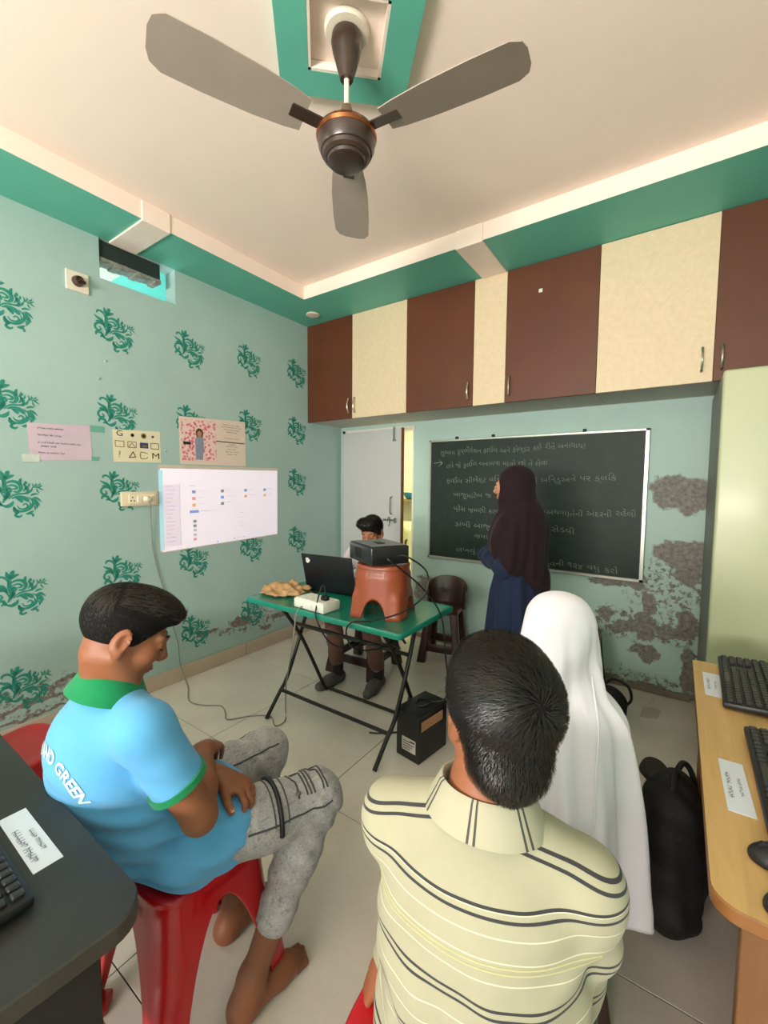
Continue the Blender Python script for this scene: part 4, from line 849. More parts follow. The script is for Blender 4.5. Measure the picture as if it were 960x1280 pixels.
MB().bbox((2.10, -3.66, 0), (2.125, -3.10, DZ-.035), .002, 1).obj('side_panel', M_BLKP, dk2, smooth=False)
MB().bbox((.66, -3.66, 0), (.685, -3.10, DZ-.035), .002, 1).obj('side_panel', M_BLKP, dk2, smooth=False)
MB().bbox((.685, -3.2, .3), (2.10, -3.18, DZ-.035), .002, 1).obj('back_panel', M_BLKP, dk2, smooth=False)
MB().box((2.098, -3.102, 0), (2.127, -3.097, .52)).obj('plywood_edge', M_PLY, dk2, smooth=False)
slip('white printed slip lying on the black desk behind the blue polo shirt', (1.903, -3.128), .195, .043, 0, [], DZ)
sl = [o for o in bpy.data.objects if o.get('label', '').startswith('white printed slip lying on the black')][0]
m = MB()
for s_, sz, v in (((6, 7), .018, .004), ((7, 5), .013, -.013)):
    V, F = scribble_geo(s_, sz, 7, 'CENTER'); m.add(np.stack([1.915-V[:, 0], -3.128-(V[:, 1]+v), np.full(len(V), DZ+.0014)], 1), F)
for ch in list(sl.children):
    if ch.name.startswith('print'): bpy.data.objects.remove(ch)
m.obj('print', bpy.data.materials['print_grey'], sl, smooth=False)
keyboard('black keyboard on the black desk in the left foreground', (1.855, -3.168), math.radians(-90), DZ)

# paper scraps on the floor
M_SCR = pmat('paper_scrap', '#b9b2a4', .7, .08)
for lab, P in (('torn pale paper scrap on the floor by the peeling wall', [(2.74, -.40), (2.83, -.36), (2.85, -.24), (2.81, -.21), (2.75, -.25)]), ('narrow pale paper sliver on the floor right by the peeling wall', [(2.775, -.19), (2.81, -.18), (2.80, -.05), (2.79, -.07)])):
    c = np.mean(P, 0); m = MB().prism(P, .0004, .0012); meta(m.obj('paper_scrap', M_SCR, loc=(*c, 0), smooth=False), lab, 'paper')
# backpack
M_PACK = pmat('backpack_fabric', '#141315', .75, .15, 30, .4, 160); M_PACKB = pmat('backpack_brown', '#221a19', .7, .15, 30, .3, 160)
bc = (2.93, -1.70, 0); t = thing('backpack', 'black backpack standing on the floor against the oak desk', 'backpack', bc)
sd = SDF((2.7, -1.98, -.02), (3.12, -1.42, .56), .006)
sd.ell((2.90, -1.70, .20), (.11, .16, .23), None, .03).cap((2.90, -1.80, .08), (2.90, -1.60, .08), .085, .085, .04).cap((2.905, -1.76, .36), (2.905, -1.64, .36), .07, .07, .04)
sd.disp(lambda X, Y, Z: .004*np.sin(Z*55+Y*20)+.003*np.sin(Y*70+X*40)); sd.plane((0, 0, .001), (0, 0, -1)); sd.obj('body', M_PACK, t)
sd = SDF((2.68, -1.96, -.02), (2.95, -1.42, .42), .006); sd.ell((2.815, -1.69, .17), (.055, .12, .15), None, .02).disp(lambda X, Y, Z: .003*np.sin(Z*60+Y*35)); sd.obj('front_pocket', M_PACKB, t)
sd = SDF((2.74, -1.7, .3), (2.98, -1.4, .5), .006); sd.ell((2.85, -1.60, .385), (.05, .07, .035), rotz(.4), .02).disp(lambda X, Y, Z: .003*np.sin(Z*80+Y*55)); sd.obj('flap', M_PACKB, t)
MB().tube(catmull([(2.90, -1.75, .41), (2.90, -1.73, .455), (2.905, -1.69, .465), (2.91, -1.66, .44), (2.91, -1.655, .41)], 5), .009, 8).obj('grab_handle', M_PACK, t)
MB().tube(catmull([(2.905, -1.60, .40), (2.93, -1.56, .43), (2.96, -1.55, .38), (2.975, -1.58, .25), (2.965, -1.62, .1)], 5), .010, 8).obj('shoulder_strap', M_PACK, t)
MB().tube(catmull([(2.83, -1.80, .30), (2.875, -1.78, .385), (2.89, -1.70, .40), (2.875, -1.62, .385), (2.84, -1.58, .30)], 5), .005, 6).obj('zipper', pmat('zip_grey', '#4a4a4c', .4, metal=.5), t)
# handbag by the dark stool
t = thing('handbag', 'small black bag with a strap loop beside the dark stool behind the white veil', 'bag', (2.60, -.55, 0))
sd = SDF((2.4, -.75, -.02), (2.8, -.35, .3), .006); sd.ell((2.585, -.55, .10), (.10, .07, .11), None, .02).disp(lambda X, Y, Z: .003*np.sin(Z*70+X*45)); sd.plane((0, 0, .001), (0, 0, -1)); sd.obj('body', M_PACK, t)
MB().tube(catmull([(2.54, -.55, .19), (2.60, -.56, .26), (2.68, -.56, .24), (2.70, -.55, .16), (2.66, -.55, .10)], 6), .008, 8).obj('strap', M_PACK, t)
# ------------------------------------------------------------------ people
def skin_mat(name, hexc, deep=.8):
    s = NT(name); c = lin(hexc); n1 = s.noise(7, 4); n2 = s.noise(120, 3)
    s.col(s.mix(s.ramp(n1.outputs['Fac'], .35, .65), scl(c, .88), (min(c[0]*1.12, 1), c[1]*1.03, c[2], 1))); s.set(Roughness=.48, Specular_IOR_Level=.4, Subsurface_Weight=.06, Subsurface_Scale=.01)
    s.bump(n2.outputs['Fac'], .06, .002); return s.m
def cloth_mat(name, hexc, var=.06, weave=900, bump=.12, sheen=.15, rough=.85):
    s = NT(name); c = lin(hexc); n1 = s.noise(5, 4); n2 = s.noise(weave, 2); n3 = s.noise(28, 3, .5)
    s.col(s.mix(s.ramp(n1.outputs['Fac'], .3, .7), scl(c, 1-var), scl(c, 1+var))); s.set(Roughness=rough, Sheen_Weight=sheen, Specular_IOR_Level=.2)
    s.bump(s.math('ADD', s.math('MULTIPLY', n2.outputs['Fac'], .3), n3.outputs['Fac']), bump, .004); return s.m
M_SK1 = skin_mat('skin_brown', '#8f5a3e'); M_SK2 = skin_mat('skin_light_brown', '#a5704f'); M_SK3 = skin_mat('skin_tan', '#b58263')
def hair_mat(name, hexc, rough=.38):
    s = NT(name); c = lin(hexc); n1 = s.noise(80, 3); s.col(s.mix(n1.outputs['Fac'], scl(c, .6), scl(c, 1.5))); s.set(Roughness=rough, Specular_IOR_Level=.5); s.bump(n1.outputs['Fac'], .4, .003); return s.m
M_CAP = pmat('scalp_hair_dark', '#0f0b0a', .8, .2, 90, spec=.2); M_HAIR = hair_mat('hair_black', '#1a1412'); M_HAIRB = hair_mat('hair_dark_brown', '#241813', .5)
M_EYEW = pmat('eye_white', '#cfc7bd', .2, .02); M_IRIS = pmat('iris_dark', '#1a100b', .15); M_NAIL = pmat('fingernail', '#c99a83', .3); M_LASH = pmat('lash_dark', '#1c120e', .7); M_LIP = skin_mat('lip_brown', '#7d4638')
class Frame:
    def __init__(s, c, fwd, up=(0, 0, 1), k=1.0):
        f = unit(fwd); u = np.asarray(up, float); r = unit(np.cross(f, u)); u = np.cross(r, f); s.c = np.asarray(c, float); s.R = np.stack([r, f, u], 1); s.k = k
    def __call__(s, p): return s.c+s.R@(np.asarray(p, float)*s.k)
def add_head(sd, H, neck, nr=.05, eyes_down=False):
    k = H.k; K = lambda *a: tuple(x*k for x in a); R = H.R
    sd.ell(H((0, -.012, .035)), K(.072, .094, .078), R, .02*k)
    sd.ell(H((0, .03, -.035)), K(.055, .058, .076), R, .03*k)
    for sx in (-1, 1):
        sd.cap(H((sx*.052, .0, -.045)), H((sx*.018, .062, -.092)), .02*k, .018*k, .025*k)
        sd.ell(H((sx*.034, .060, -.022)), K(.026, .026, .026), R, .02*k)
        sd.ell(H((sx*.031, .098, .004)), K(.017, .013, .011), R, .012*k, 's')
        sd.ell(H((sx*.031, .0785, .003)), K(.0155, .0125, .0115), R, .004*k)
        sd.cap(H((sx*.012, .086, .022)), H((sx*.045, .074, .024)), .011*k, .009*k, .012*k)
        sd.ell(H((sx*.0115, .0955, -.029)), K(.0085, .010, .0075), R, .006*k)
        Re = R@rotz(-sx*.35)@rot((1, 0, 0), -.15)
        sd.ell(H((sx*.078, -.012, -.004)), K(.0085, .021, .033), Re, .006*k)
        sd.ell(H((sx*.087, -.007, .0)), K(.0085, .011, .018), Re, .004*k, 's')
        sd.ell(H((sx*.078, -.004, -.031)), K(.007, .010, .012), Re, .005*k)
    sd.cap(H((0, .086, .014)), H((0, .107, -.022)), .0085*k, .0115*k, .012*k)
    sd.ell(H((0, .060, -.098)), K(.022, .020, .017), R, .02*k)
    sd.ell(H((0, .086, -.052)), K(.024, .010, .0065), R, .006*k); sd.ell(H((0, .084, -.063)), K(.021, .010, .0075), R, .006*k)
    sd.cap(H((0, -.022, -.05)), neck, .052*k, nr, .03)
def face_bits(H, parent, eyes_open=True, brow=M_HAIR):
    k = H.k; R = H.R
    for sx in (-1, 1):
        if eyes_open:
            sd = MB(); e = [H((sx*.031, .083, .002))]; V = []
            m = MB().lathe([(.0, .006), (.006, .0052), (.011, .002), (.012, -.003)], (0, 0, 0), 16); V = (np.array(m.v)*k)@np.array([[1, 0, 0], [0, 0, -1], [0, 1, 0]]).T@np.diag([1, -1, .62])
            mobj('eye', V@R.T+H((sx*.031, .0895, .001)), m.f, M_EYEW, parent)
            m = MB().lathe([(.0, .002), (.004, .0018), (.0062, .0)], (0, 0, 0), 14); V = (np.array(m.v)*k)@np.array([[1, 0, 0], [0, 0, -1], [0, 1, 0]]).T@np.diag([1, -1, .9])
            mobj('iris', V@R.T+H((sx*.031, .0952, -.001)), m.f, M_IRIS, parent)
        MB().tube([H(p) for p in catmull([(sx*.046, .080, .0), (sx*.040, .0885, -.003), (sx*.031, .0925, -.0045), (sx*.022, .0895, -.003)], 4)], .0014*k, 6).obj('eyelashes', M_LASH, parent)
        MB().tube([H(p) for p in catmull([(sx*.013, .0945, .024), (sx*.026, .0925, .031), (sx*.040, .0840, .031), (sx*.052, .0715, .025)], 4)], [.0022*k]*4+[.0032*k]*5+[.0015*k]*4, 6).obj('eyebrow', brow, parent)
    MB().tube([H(p) for p in catmull([(-.021, .088, -.0575), (-.008, .0955, -.0572), (0, .0958, -.058), (.008, .0955, -.0572), (.021, .088, -.0575)], 4)], .0022*k, 6).obj('mouth_line', M_LIP, parent)
def add_finger(sd, p, d, nrm, L, r, curl, k=.003):
    """three phalanges bending towards nrm"""
    d = unit(d); ax = unit(np.cross(d, nrm)); pts = [np.asarray(p, float)]; tips = []
    for s_, a in zip((.45, .31, .24), curl):
        d = rot(ax, a)@d; pts.append(pts[-1]+d*L*s_)
    sd.chain(pts, [r, r*.93, r*.86, r*.72], k); return pts, d
def add_hand(sd, wrist, d, nrm, side, curl=.5, size=1.0, thumb=.5, spread=.05, curls=None):
    """d = along the hand, nrm = out of the palm; side=+1 thumb lies towards d x nrm"""
    d = unit(d); nrm = unit(nrm-d*np.dot(nrm, d)); s_ = np.cross(d, nrm)*side; w = np.asarray(wrist, float); S = size; tips = []
    sd.cap(w, w+d*.03*S, .024*S, .026*S, .015); c = w+d*.048*S; R = np.stack([s_, d, nrm], 1)
    sd.ell(c, (.038*S, .046*S, .0155*S), R, .012)
    sd.cap(w+d*.025*S+s_*.02*S+nrm*.004, w+d*.05*S+s_*.03*S+nrm*.006, .015*S, .013*S, .01)
    for i, (o, L) in enumerate(((.028, .070), (.0095, .078), (-.0095, .072), (-.0275, .058))):
        p = w+d*(.083-.006*abs(i-1))*S+s_*o*S; dd = d+s_*(spread*(1.5-i)); cu = curls[i] if curls else (curl, curl*1.15, curl*.8)
        pts, e = add_finger(sd, p, dd, nrm, L*S, .0088*S, cu); tips.append((pts[-1], e))
    p = w+d*.035*S+s_*.03*S+nrm*.004; td = unit(d*.75+s_*.75+nrm*thumb); pts = [p, p+td*.034*S, p+td*.034*S+unit(td+d*.5+nrm*.3)*.028*S]
    sd.chain(pts, [.0125*S, .0105*S, .0085*S], .005); tips.append((pts[-1], unit(pts[-1]-pts[-2]))); return tips
def nails(tips, parent, nrm, size=1):
    for p, e in tips:
        R = Frame((0, 0, 0), e, -np.asarray(nrm)).R; m = MB().bbox((-.0045*size, -.005*size, -.0008), (.0045*size, .005*size, .0008), .0008, 1)
        mobj('fingernail', np.array(m.v)@R.T+np.asarray(p)+R[:, 2]*.0068*size, m.f, M_NAIL, parent)
def merge(a, b, k=.02): a.comb((slice(None),)*3, b.f, k, 'u'); return a
def add_foot(sd, ankle, d, L=.21, h=.075):
    a = np.asarray(ankle, float); d = unit((d[0], d[1], 0)); g = np.array((a[0], a[1], 0)); 
    sd.cap(a, g-d*.03+np.array((0, 0, .034)), .036, .033, .03); sd.cap(g-d*.03+np.array((0, 0, .034)), g+d*L*.5+np.array((0, 0, .03)), .033, .034, .03); sd.cap(g+d*L*.4+np.array((0, 0, .028)), g+d*L*.66+np.array((0, 0, .02)), .034, .021, .02)
    s_ = np.array((d[1], -d[0], 0))
    for i, o in enumerate((-.03, -.014, 0, .013, .026)):
        b = g+d*(L*.62)+s_*o*.95; sd.cap(b+np.array((0, 0, .016)), b+d*(.045-.005*abs(i-1))+np.array((0, 0, .010)), .011, .0085, .004)
def hair_strands(V, F, n, length, flow, lift=.010, width=.0018, seed=1, up=None, droop=0, jit=.35, segs=4):
    """thin ribbons that leave the scalp along flow(p, normal)"""
    rg = np.random.default_rng(seed); V = np.asarray(V); F = np.asarray(F)
    nn = np.zeros_like(V); fn = np.cross(V[F[:, 2]]-V[F[:, 0]], V[F[:, 3]]-V[F[:, 1]])
    for i in range(4): np.add.at(nn, F[:, i], fn)
    nn /= np.linalg.norm(nn, axis=1)[:, None]+1e-12
    ids = rg.integers(0, len(V), n); m = MB()
    for i in ids:
        p = V[i]; nr = nn[i]; d = flow(p, nr, rg); d = d-nr*np.dot(d, nr)
        if np.linalg.norm(d) < 1e-6: continue
        d = unit(unit(d)+rg.normal(0, jit, 3)); d = unit(d-nr*np.dot(d, nr)); sd_ = np.cross(nr, d); L = length(p, rg); A = []; B = []
        cur = rg.normal(0, .18)
        for k in range(segs+1):
            u = k/segs; q = p+d*L*u+nr*(lift*min(1, L/.03)*math.sin(u*math.pi*.75)*rg.uniform(.75, 1.15)-.001-.5*L*L*u*u/.09)+sd_*L*cur*u*u+np.array((0, 0, -droop*u*u)); w = width*(1-.8*u)
            A.append(q+sd_*w*.5); B.append(q-sd_*w*.5)
        m.add(A+B, [(k, segs+1+k, segs+2+k, k+1) for k in range(segs)])
    return m
def hair(name, mat, parent, H, cap_ells, cuts, n, flow, length, h=.004, planes=(), **kw):
    k = H.k; sd = SDF(H((0, 0, .02))-.19*k, H((0, 0, .02))+.19*k, h)
    for c, r in cap_ells: sd.ell(H(c), tuple(x*k for x in r), H.R, .02*k)
    for c, r in cuts: sd.ell(H(c), tuple(x*k for x in r), H.R, .008*k, 's')
    for c, nrm in planes: sd.plane(H(c), H.R@np.asarray(nrm, float))
    V, F = sd.mesh(1); m = MB(); m.v = [tuple(p) for p in V]; m.f = F.tolist(); m.mi = [0]*len(m.f)
    s = hair_strands(V, F, n, length, flow, **kw); m.add(s.v, s.f, 1); o = m.obj(name, [M_CAP, mat], parent, ang=180); return o
def ring_band(mb, a, b, r0, r1, th=.004, n=32, fr=None):
    """short open band around the axis a-b"""
    a = np.asarray(a, float); b = np.asarray(b, float); H = Frame(a, b-a, (0, 0, 1) if abs(unit(b-a)[2]) < .9 else (1, 0, 0)); rg = []
    for q, r in ((a, r0), (b, r1), (b, r1-th), (a, r0-th)): rg.append([q+H.R[:, 0]*r*math.cos(t)+H.R[:, 2]*r*math.sin(t) for t in np.linspace(0, 2*math.pi, n, endpoint=False)])
    rg.append(rg[0]); return mb.loft(rg, True, False)
def bvh_of(o):
    off = woff(o); return BVHTree.FromPolygons([v.co+off for v in o.data.vertices], [p.vertices for p in o.data.polygons])
def drape(bv, P, off=.002):
    out = []
    for p in P:
        h = bv.find_nearest(Vector(p)); out.append(np.array(h[0]+h[1]*off) if h[0] is not None else np.asarray(p, float))
    return out
def collar(name, mat, parent, c, fwd, up, r_in, r_out, h, drop, gap=.35, n=40, sq=.85):
    """fold-down collar: stands up at the neck and turns over outside; gap = open angle in front"""
    H = Frame(c, fwd, up); V = []; F = []; A = np.linspace(gap/2, 2*math.pi-gap/2, n); prof = [(r_in, -.01, 0), (r_in, h, 0), (r_in+.004, h+.004, 0), (r_in+.009, h, .1), (r_in+(r_out-r_in)*.6, h*.35, .5), (r_out, -drop, 1), (r_out-.003, -drop-.001, 1), (r_in+(r_out-r_in)*.55, h*.2, .5), (r_in+.006, h-.006, 0)]
    for a in A:
        fr = math.exp(-((min(a, 2*math.pi-a)-gap/2)/.5)**2)
        for r, z, w in prof: V.append(H((math.sin(a)*r, math.cos(a)*r*sq+.012*fr*w, z-.018*fr*w-.012*(math.cos(a)+1)*.5)))
    m = len(prof)
    for i in range(n-1):
        for j in range(m): F.append((i*m+j, i*m+(j+1) % m, (i+1)*m+(j+1) % m, (i+1)*m+j))
    F += [tuple(range(m-1, -1, -1)), tuple((n-1)*m+j for j in range(m))]
    return mobj(name, V, F, mat, parent, ang=60)
z_ = np.array((0, 0, 1.))

# ================= boy in the light blue polo shirt
def person_blue():
    t = thing('person', 'seated person in light blue polo shirt with green collar and grey jeans, looking down', 'person', (1.83, -2.75, 0))
    M_POLO = cloth_mat('polo_light_blue', '#5fa6d8', .05); M_GRN = cloth_mat('polo_green_rib', '#178250', .06)
    shR = np.array((1.965, -2.945, .90)); shL = np.array((1.685, -2.915, .888)); elR = np.array((2.02, -2.86, .675)); wrR = np.array((1.835, -2.735, .685)); elL = np.array((1.665, -2.82, .69)); wrL = np.array((1.905, -2.735, .645))
    neck = np.array((1.812, -2.95, .965)); hipR = np.array((1.915, -2.83, .525)); hipL = np.array((1.72, -2.83, .525)); knR = np.array((2.035, -2.50, .50)); knL = np.array((1.745, -2.445, .50)); anR = np.array((1.985, -2.70, .09)); anL = np.array((1.775, -2.60, .09))
    H = Frame((1.842, -2.925, 1.070), (.34, .80, -.48), (0, .2, 1), .92)
    lo, hi = (1.55, -3.1, -.01), (2.16, -2.36, 1.22); h = .0038
    sd = SDF(lo, hi, h); add_head(sd, H, neck, .053)
    sd.chain([neck, (1.815, -2.91, .80), (1.82, -2.87, .66), (1.82, -2.83, .55)], [.05, .062, .065, .07], .02); sd.cap(shL-z_*.02, shR-z_*.02, .034, .034, .02)
    sd.cap(neck+np.array((.01, .01, -.03)), shR, .034, .034, .02); sd.cap(neck+np.array((-.01, .01, -.03)), shL, .034, .034, .02)
    for sh, el, wr in ((shR, elR, wrR), (shL, elL, wrL)): sd.chain([sh, sh*.5+el*.5, el, el*.6+wr*.4, wr], [.038, .043, .037, .037, .0245], .012)
    for hp, kn, an in ((hipR, knR, anR), (hipL, knL, anL)): sd.chain([hp, kn, kn*.62+an*.38, an], [.075, .052, .048, .031], .02)
    add_foot(sd, anR, (.12, 1, 0), .215); add_foot(sd, anL, (.05, 1, 0), .215)
    tr_ = add_hand(sd, wrR, (-.62, .75, -.28), (.1, -.25, -1), 1, .55, .95)
    tl_ = add_hand(sd, wrL, (.86, .42, -.22), (.05, -.1, -1), -1, .75, .98, .35)
    body = sd.obj('body', M_SK1, t, 1); nails(tl_, t, (.05, -.1, -1)); face_bits(H, t, False)
    # polo
    sd = SDF(lo, hi, .0045)
    sd.ell((1.82, -2.815, .545), (.158, .13, .10), None, .03); sd.ell((1.81, -2.905, .66), (.152, .124, .16), None, .05); sd.ell((1.80, -2.955, .80), (.150, .112, .14), None, .07); sd.ell((1.925, -2.77, .53), (.10, .15, .09), None, .03)
    sd.cap(shL+np.array((.01, 0, -.012)), shR+np.array((-.01, 0, -.012)), .052, .052, .03); sd.cap(neck-z_*.05, shR-z_*.006, .052, .052, .03); sd.cap(neck-z_*.05, shL, .052, .052, .03); sd.ell((1.845, -2.735, .555), (.15, .11, .07), None, .04)
    sd.plane((1.84, -2.635, .60), (.18, 1, -.1)); sd.plane((0, 0, .456), (0, 0, -1))
    for sh, el in ((shR, elR), (shL, elL)):
        d = el-sh; s2 = SDF(lo, hi, .0045); s2.cap(sh, sh+d*.8, .055, .057, 0); s2.plane(sh+d*.60, d); merge(sd, s2, .02)
    nk = SDF(lo, hi, .0045)
    sd.cap(neck+np.array((0, -.005, -.02)), neck+np.array((.02, .03, .06)), .047, .047, .006, 's')
    def folds(X, Y, Z):
        w = np.clip((.86-Z)/.2, 0, 1); a = .0055*np.sin(Z*75+X*22-Y*14)*w*np.exp(-((Y+2.88)/.12)**2)+.0035*np.sin(Z*120+X*30+Y*25)*w
        return a+.003*np.sin(Z*48+Y*60+X*30)*np.exp(-((Z-.56)/.09)**2)+.0035*np.sin((X*.7+Z)*70)*np.exp(-(((X-1.93)/.06)**2+((Z-.80)/.07)**2))
    sd.disp(folds); polo = sd.obj('polo_shirt', M_POLO, t, 2)
    collar('collar', M_GRN, polo, neck+np.array((.004, .0, -.012)), (.12, 1, -.25), (.04, .30, 1), .063, .098, .035, .012, .5)
    for sh, el in ((shR, elR), (shL, elL)):
        d = el-sh; ring_band(MB(), sh+d*.555, sh+d*.615, .0615, .0615, .015).obj('sleeve_rib', M_GRN, polo)
    bv = bvh_of(polo); M_PRT = cloth_mat('polo_print_pale', '#c9eee6', .03)
    # curved lettering across the back
    V, F = text_geo('CLEAN AND GREEN', .038, 'CENTER', .0012); cx, cz, r = 1.79, .735, .105; P = []
    for x, y, _ in V:
        a = x/r*.80; rr = r+y; P.append((cx+math.sin(a)*rr, cz+math.cos(a)*rr*.92))
    Q = []
    for x, z in P:
        hit = bv.ray_cast(Vector((x, -3.4, z)), Vector((0, 1, 0))); Q.append(tuple(hit[0]+Vector((0, -.0022, 0))) if hit[0] else (x, -3.02, z))
    mobj('lettering', Q, F, M_PRT, polo, smooth=False)
    V, F = scribble_geo((6,), .028, 5, 'CENTER'); Q = []
    for x, y, _ in V:
        a = x/r*.9; rr = r-.02-y; X_, Z_ = cx+math.sin(a)*rr, cz-.02-math.cos(a)*rr*.9; hit = bv.ray_cast(Vector((X_, -3.4, Z_)), Vector((0, 1, 0))); Q.append(tuple(hit[0]+Vector((0, -.0022, 0))) if hit[0] else (X_, -3.02, Z_))
    mobj('lettering', Q, F, cloth_mat('polo_print_faint', '#8ecbe2', .03), polo, smooth=False)
    # jeans
    s = NT('jeans_washed_grey'); c = lin('#a5a1a1'); v1 = s.noise(260, 3, .7); v2 = s.noise(16, 5, .65, None, .8); v3 = s.noise(70, 4, .7, s.vmath('MULTIPLY', s.obj, (1.4, .45, 1)))
    b_ = s.mix(s.ramp(v1.outputs['Fac'], .35, .65), scl(c, .74), scl(c, 1.15)); b_ = s.mix(s.ramp(v2.outputs['Fac'], .5, .7, 0, .55), b_, lin('#cfcbc6')); b_ = s.mix(s.ramp(v3.outputs['Fac'], .54, .64, 0, .5), b_, lin('#5d5a5c')); s.col(b_); s.set(Roughness=.9, Sheen_Weight=.1); s.bump(s.math('ADD', v1.outputs['Fac'], s.math('MULTIPLY', v3.outputs['Fac'], 2)), .35, .004); MJ = s.m
    sd = SDF(lo, hi, .0045); sd.ell((1.82, -2.80, .525), (.135, .105, .068), None, .03)
    for hp, kn, an in ((hipR, knR, anR), (hipL, knL, anL)):
        e = kn+(an-kn)*.66; sd.chain([hp, hp*.45+kn*.55, kn, kn*.5+e*.5, e], [.074, .078, .069, .06, .05], .03)
    sd.plane((0, 0, .456), (0, 0, -1)) if False else None
    def jf(X, Y, Z): return .0035*np.sin(X*55+Y*95+Z*60)*np.exp(-((Y+2.50)/.10)**2)+.003*np.sin(Z*85+Y*40)*np.clip((.46-Z)/.1, 0, 1)
    sd.disp(jf); jeans = sd.obj('jeans', MJ, t, 1); bj = bvh_of(jeans); M_SEAM = cloth_mat('jeans_seam', '#4c494b', .1); M_ZIP = pmat('zip_black', '#17171a', .5)
    for hp, kn, an in ((hipR, knR, anR), (hipL, knL, anL)):
        e = kn+(an-kn)*.66; ring_band(MB(), kn+(an-kn)*.60, kn+(an-kn)*.70, .0535, .051, .006).obj('cuff', MJ, jeans)
    def leg_arc(hp, kn, u, a0, a1, off=.002, r=.0035, mat=M_ZIP, nm='zipper', n=18):
        H2 = Frame(hp+(kn-hp)*u, kn-hp); P = [H2.c+H2.R[:, 0]*.1*math.sin(a)+H2.R[:, 2]*.1*math.cos(a) for a in np.linspace(a0, a1, n)]; MB().tube(drape(bj, P, off), r, 8).obj(nm, mat, jeans)
    leg_arc(hipR, knR, .60, -.9, 1.6, .003, .0065); leg_arc(hipR, knR, .55, -.7, 1.3, .001, .002, M_SEAM, 'seam'); leg_arc(hipR, knR, .67, -.7, 1.3, .001, .002, M_SEAM, 'seam')
    for u in np.linspace(.78, 1.0, 6): leg_arc(hipR, knR, u, -.75, .75, .0008, .0025, M_SEAM, 'knee_rib', 12)
    for hp, kn, a in ((hipR, knR, 1.25), (hipL, knL, -.9), (hipL, knL, .9)):
        H2 = Frame(hp, kn-hp); P = [hp+(kn-hp)*u+H2.R[:, 0]*.1*math.sin(a)+H2.R[:, 2]*.1*math.cos(a) for u in np.linspace(.35, 1.02, 16)]; MB().tube(drape(bj, P, .001), .0025, 6).obj('seam', M_SEAM, jeans)
    MB().lathe([(0, 0), (.008, 0), (.007, .004), (0, .005)], drape(bj, [hipR+(knR-hipR)*.74+np.array((.05, 0, .07))], .001)[0], 12).obj('button', M_STEEL, jeans)
    # hair
    wh = H((.0, -.07, .085))
    def flow(p, nr, rg):
        q = H.R.T@(p-H.c)/H.k
        return H.R@(np.array((q[0]*.4, 1.0, .25)) if q[2] > .06 and q[1] > -.06 else np.array((q[0]*2, .1, -1.)))
    def ln(p, rg):
        q = H.R.T@(p-H.c)/H.k; return rg.uniform(.022, .04) if q[2] > .07 else rg.uniform(.006, .012)
    hair('hair', M_HAIRB, t, H, [((0, -.013, .038), (.0785, .101, .088)), ((0, .030, .088), (.066, .066, .042)), ((0, .072, .080), (.05, .035, .03))],
         [((0, .098, -.062), (.12, .094, .122)), ((0, -.015, -.132), (.12, .10, .075))], 6000, flow, ln, .0035, lift=.003, width=.0013, seed=3, jit=.12)
person_blue()

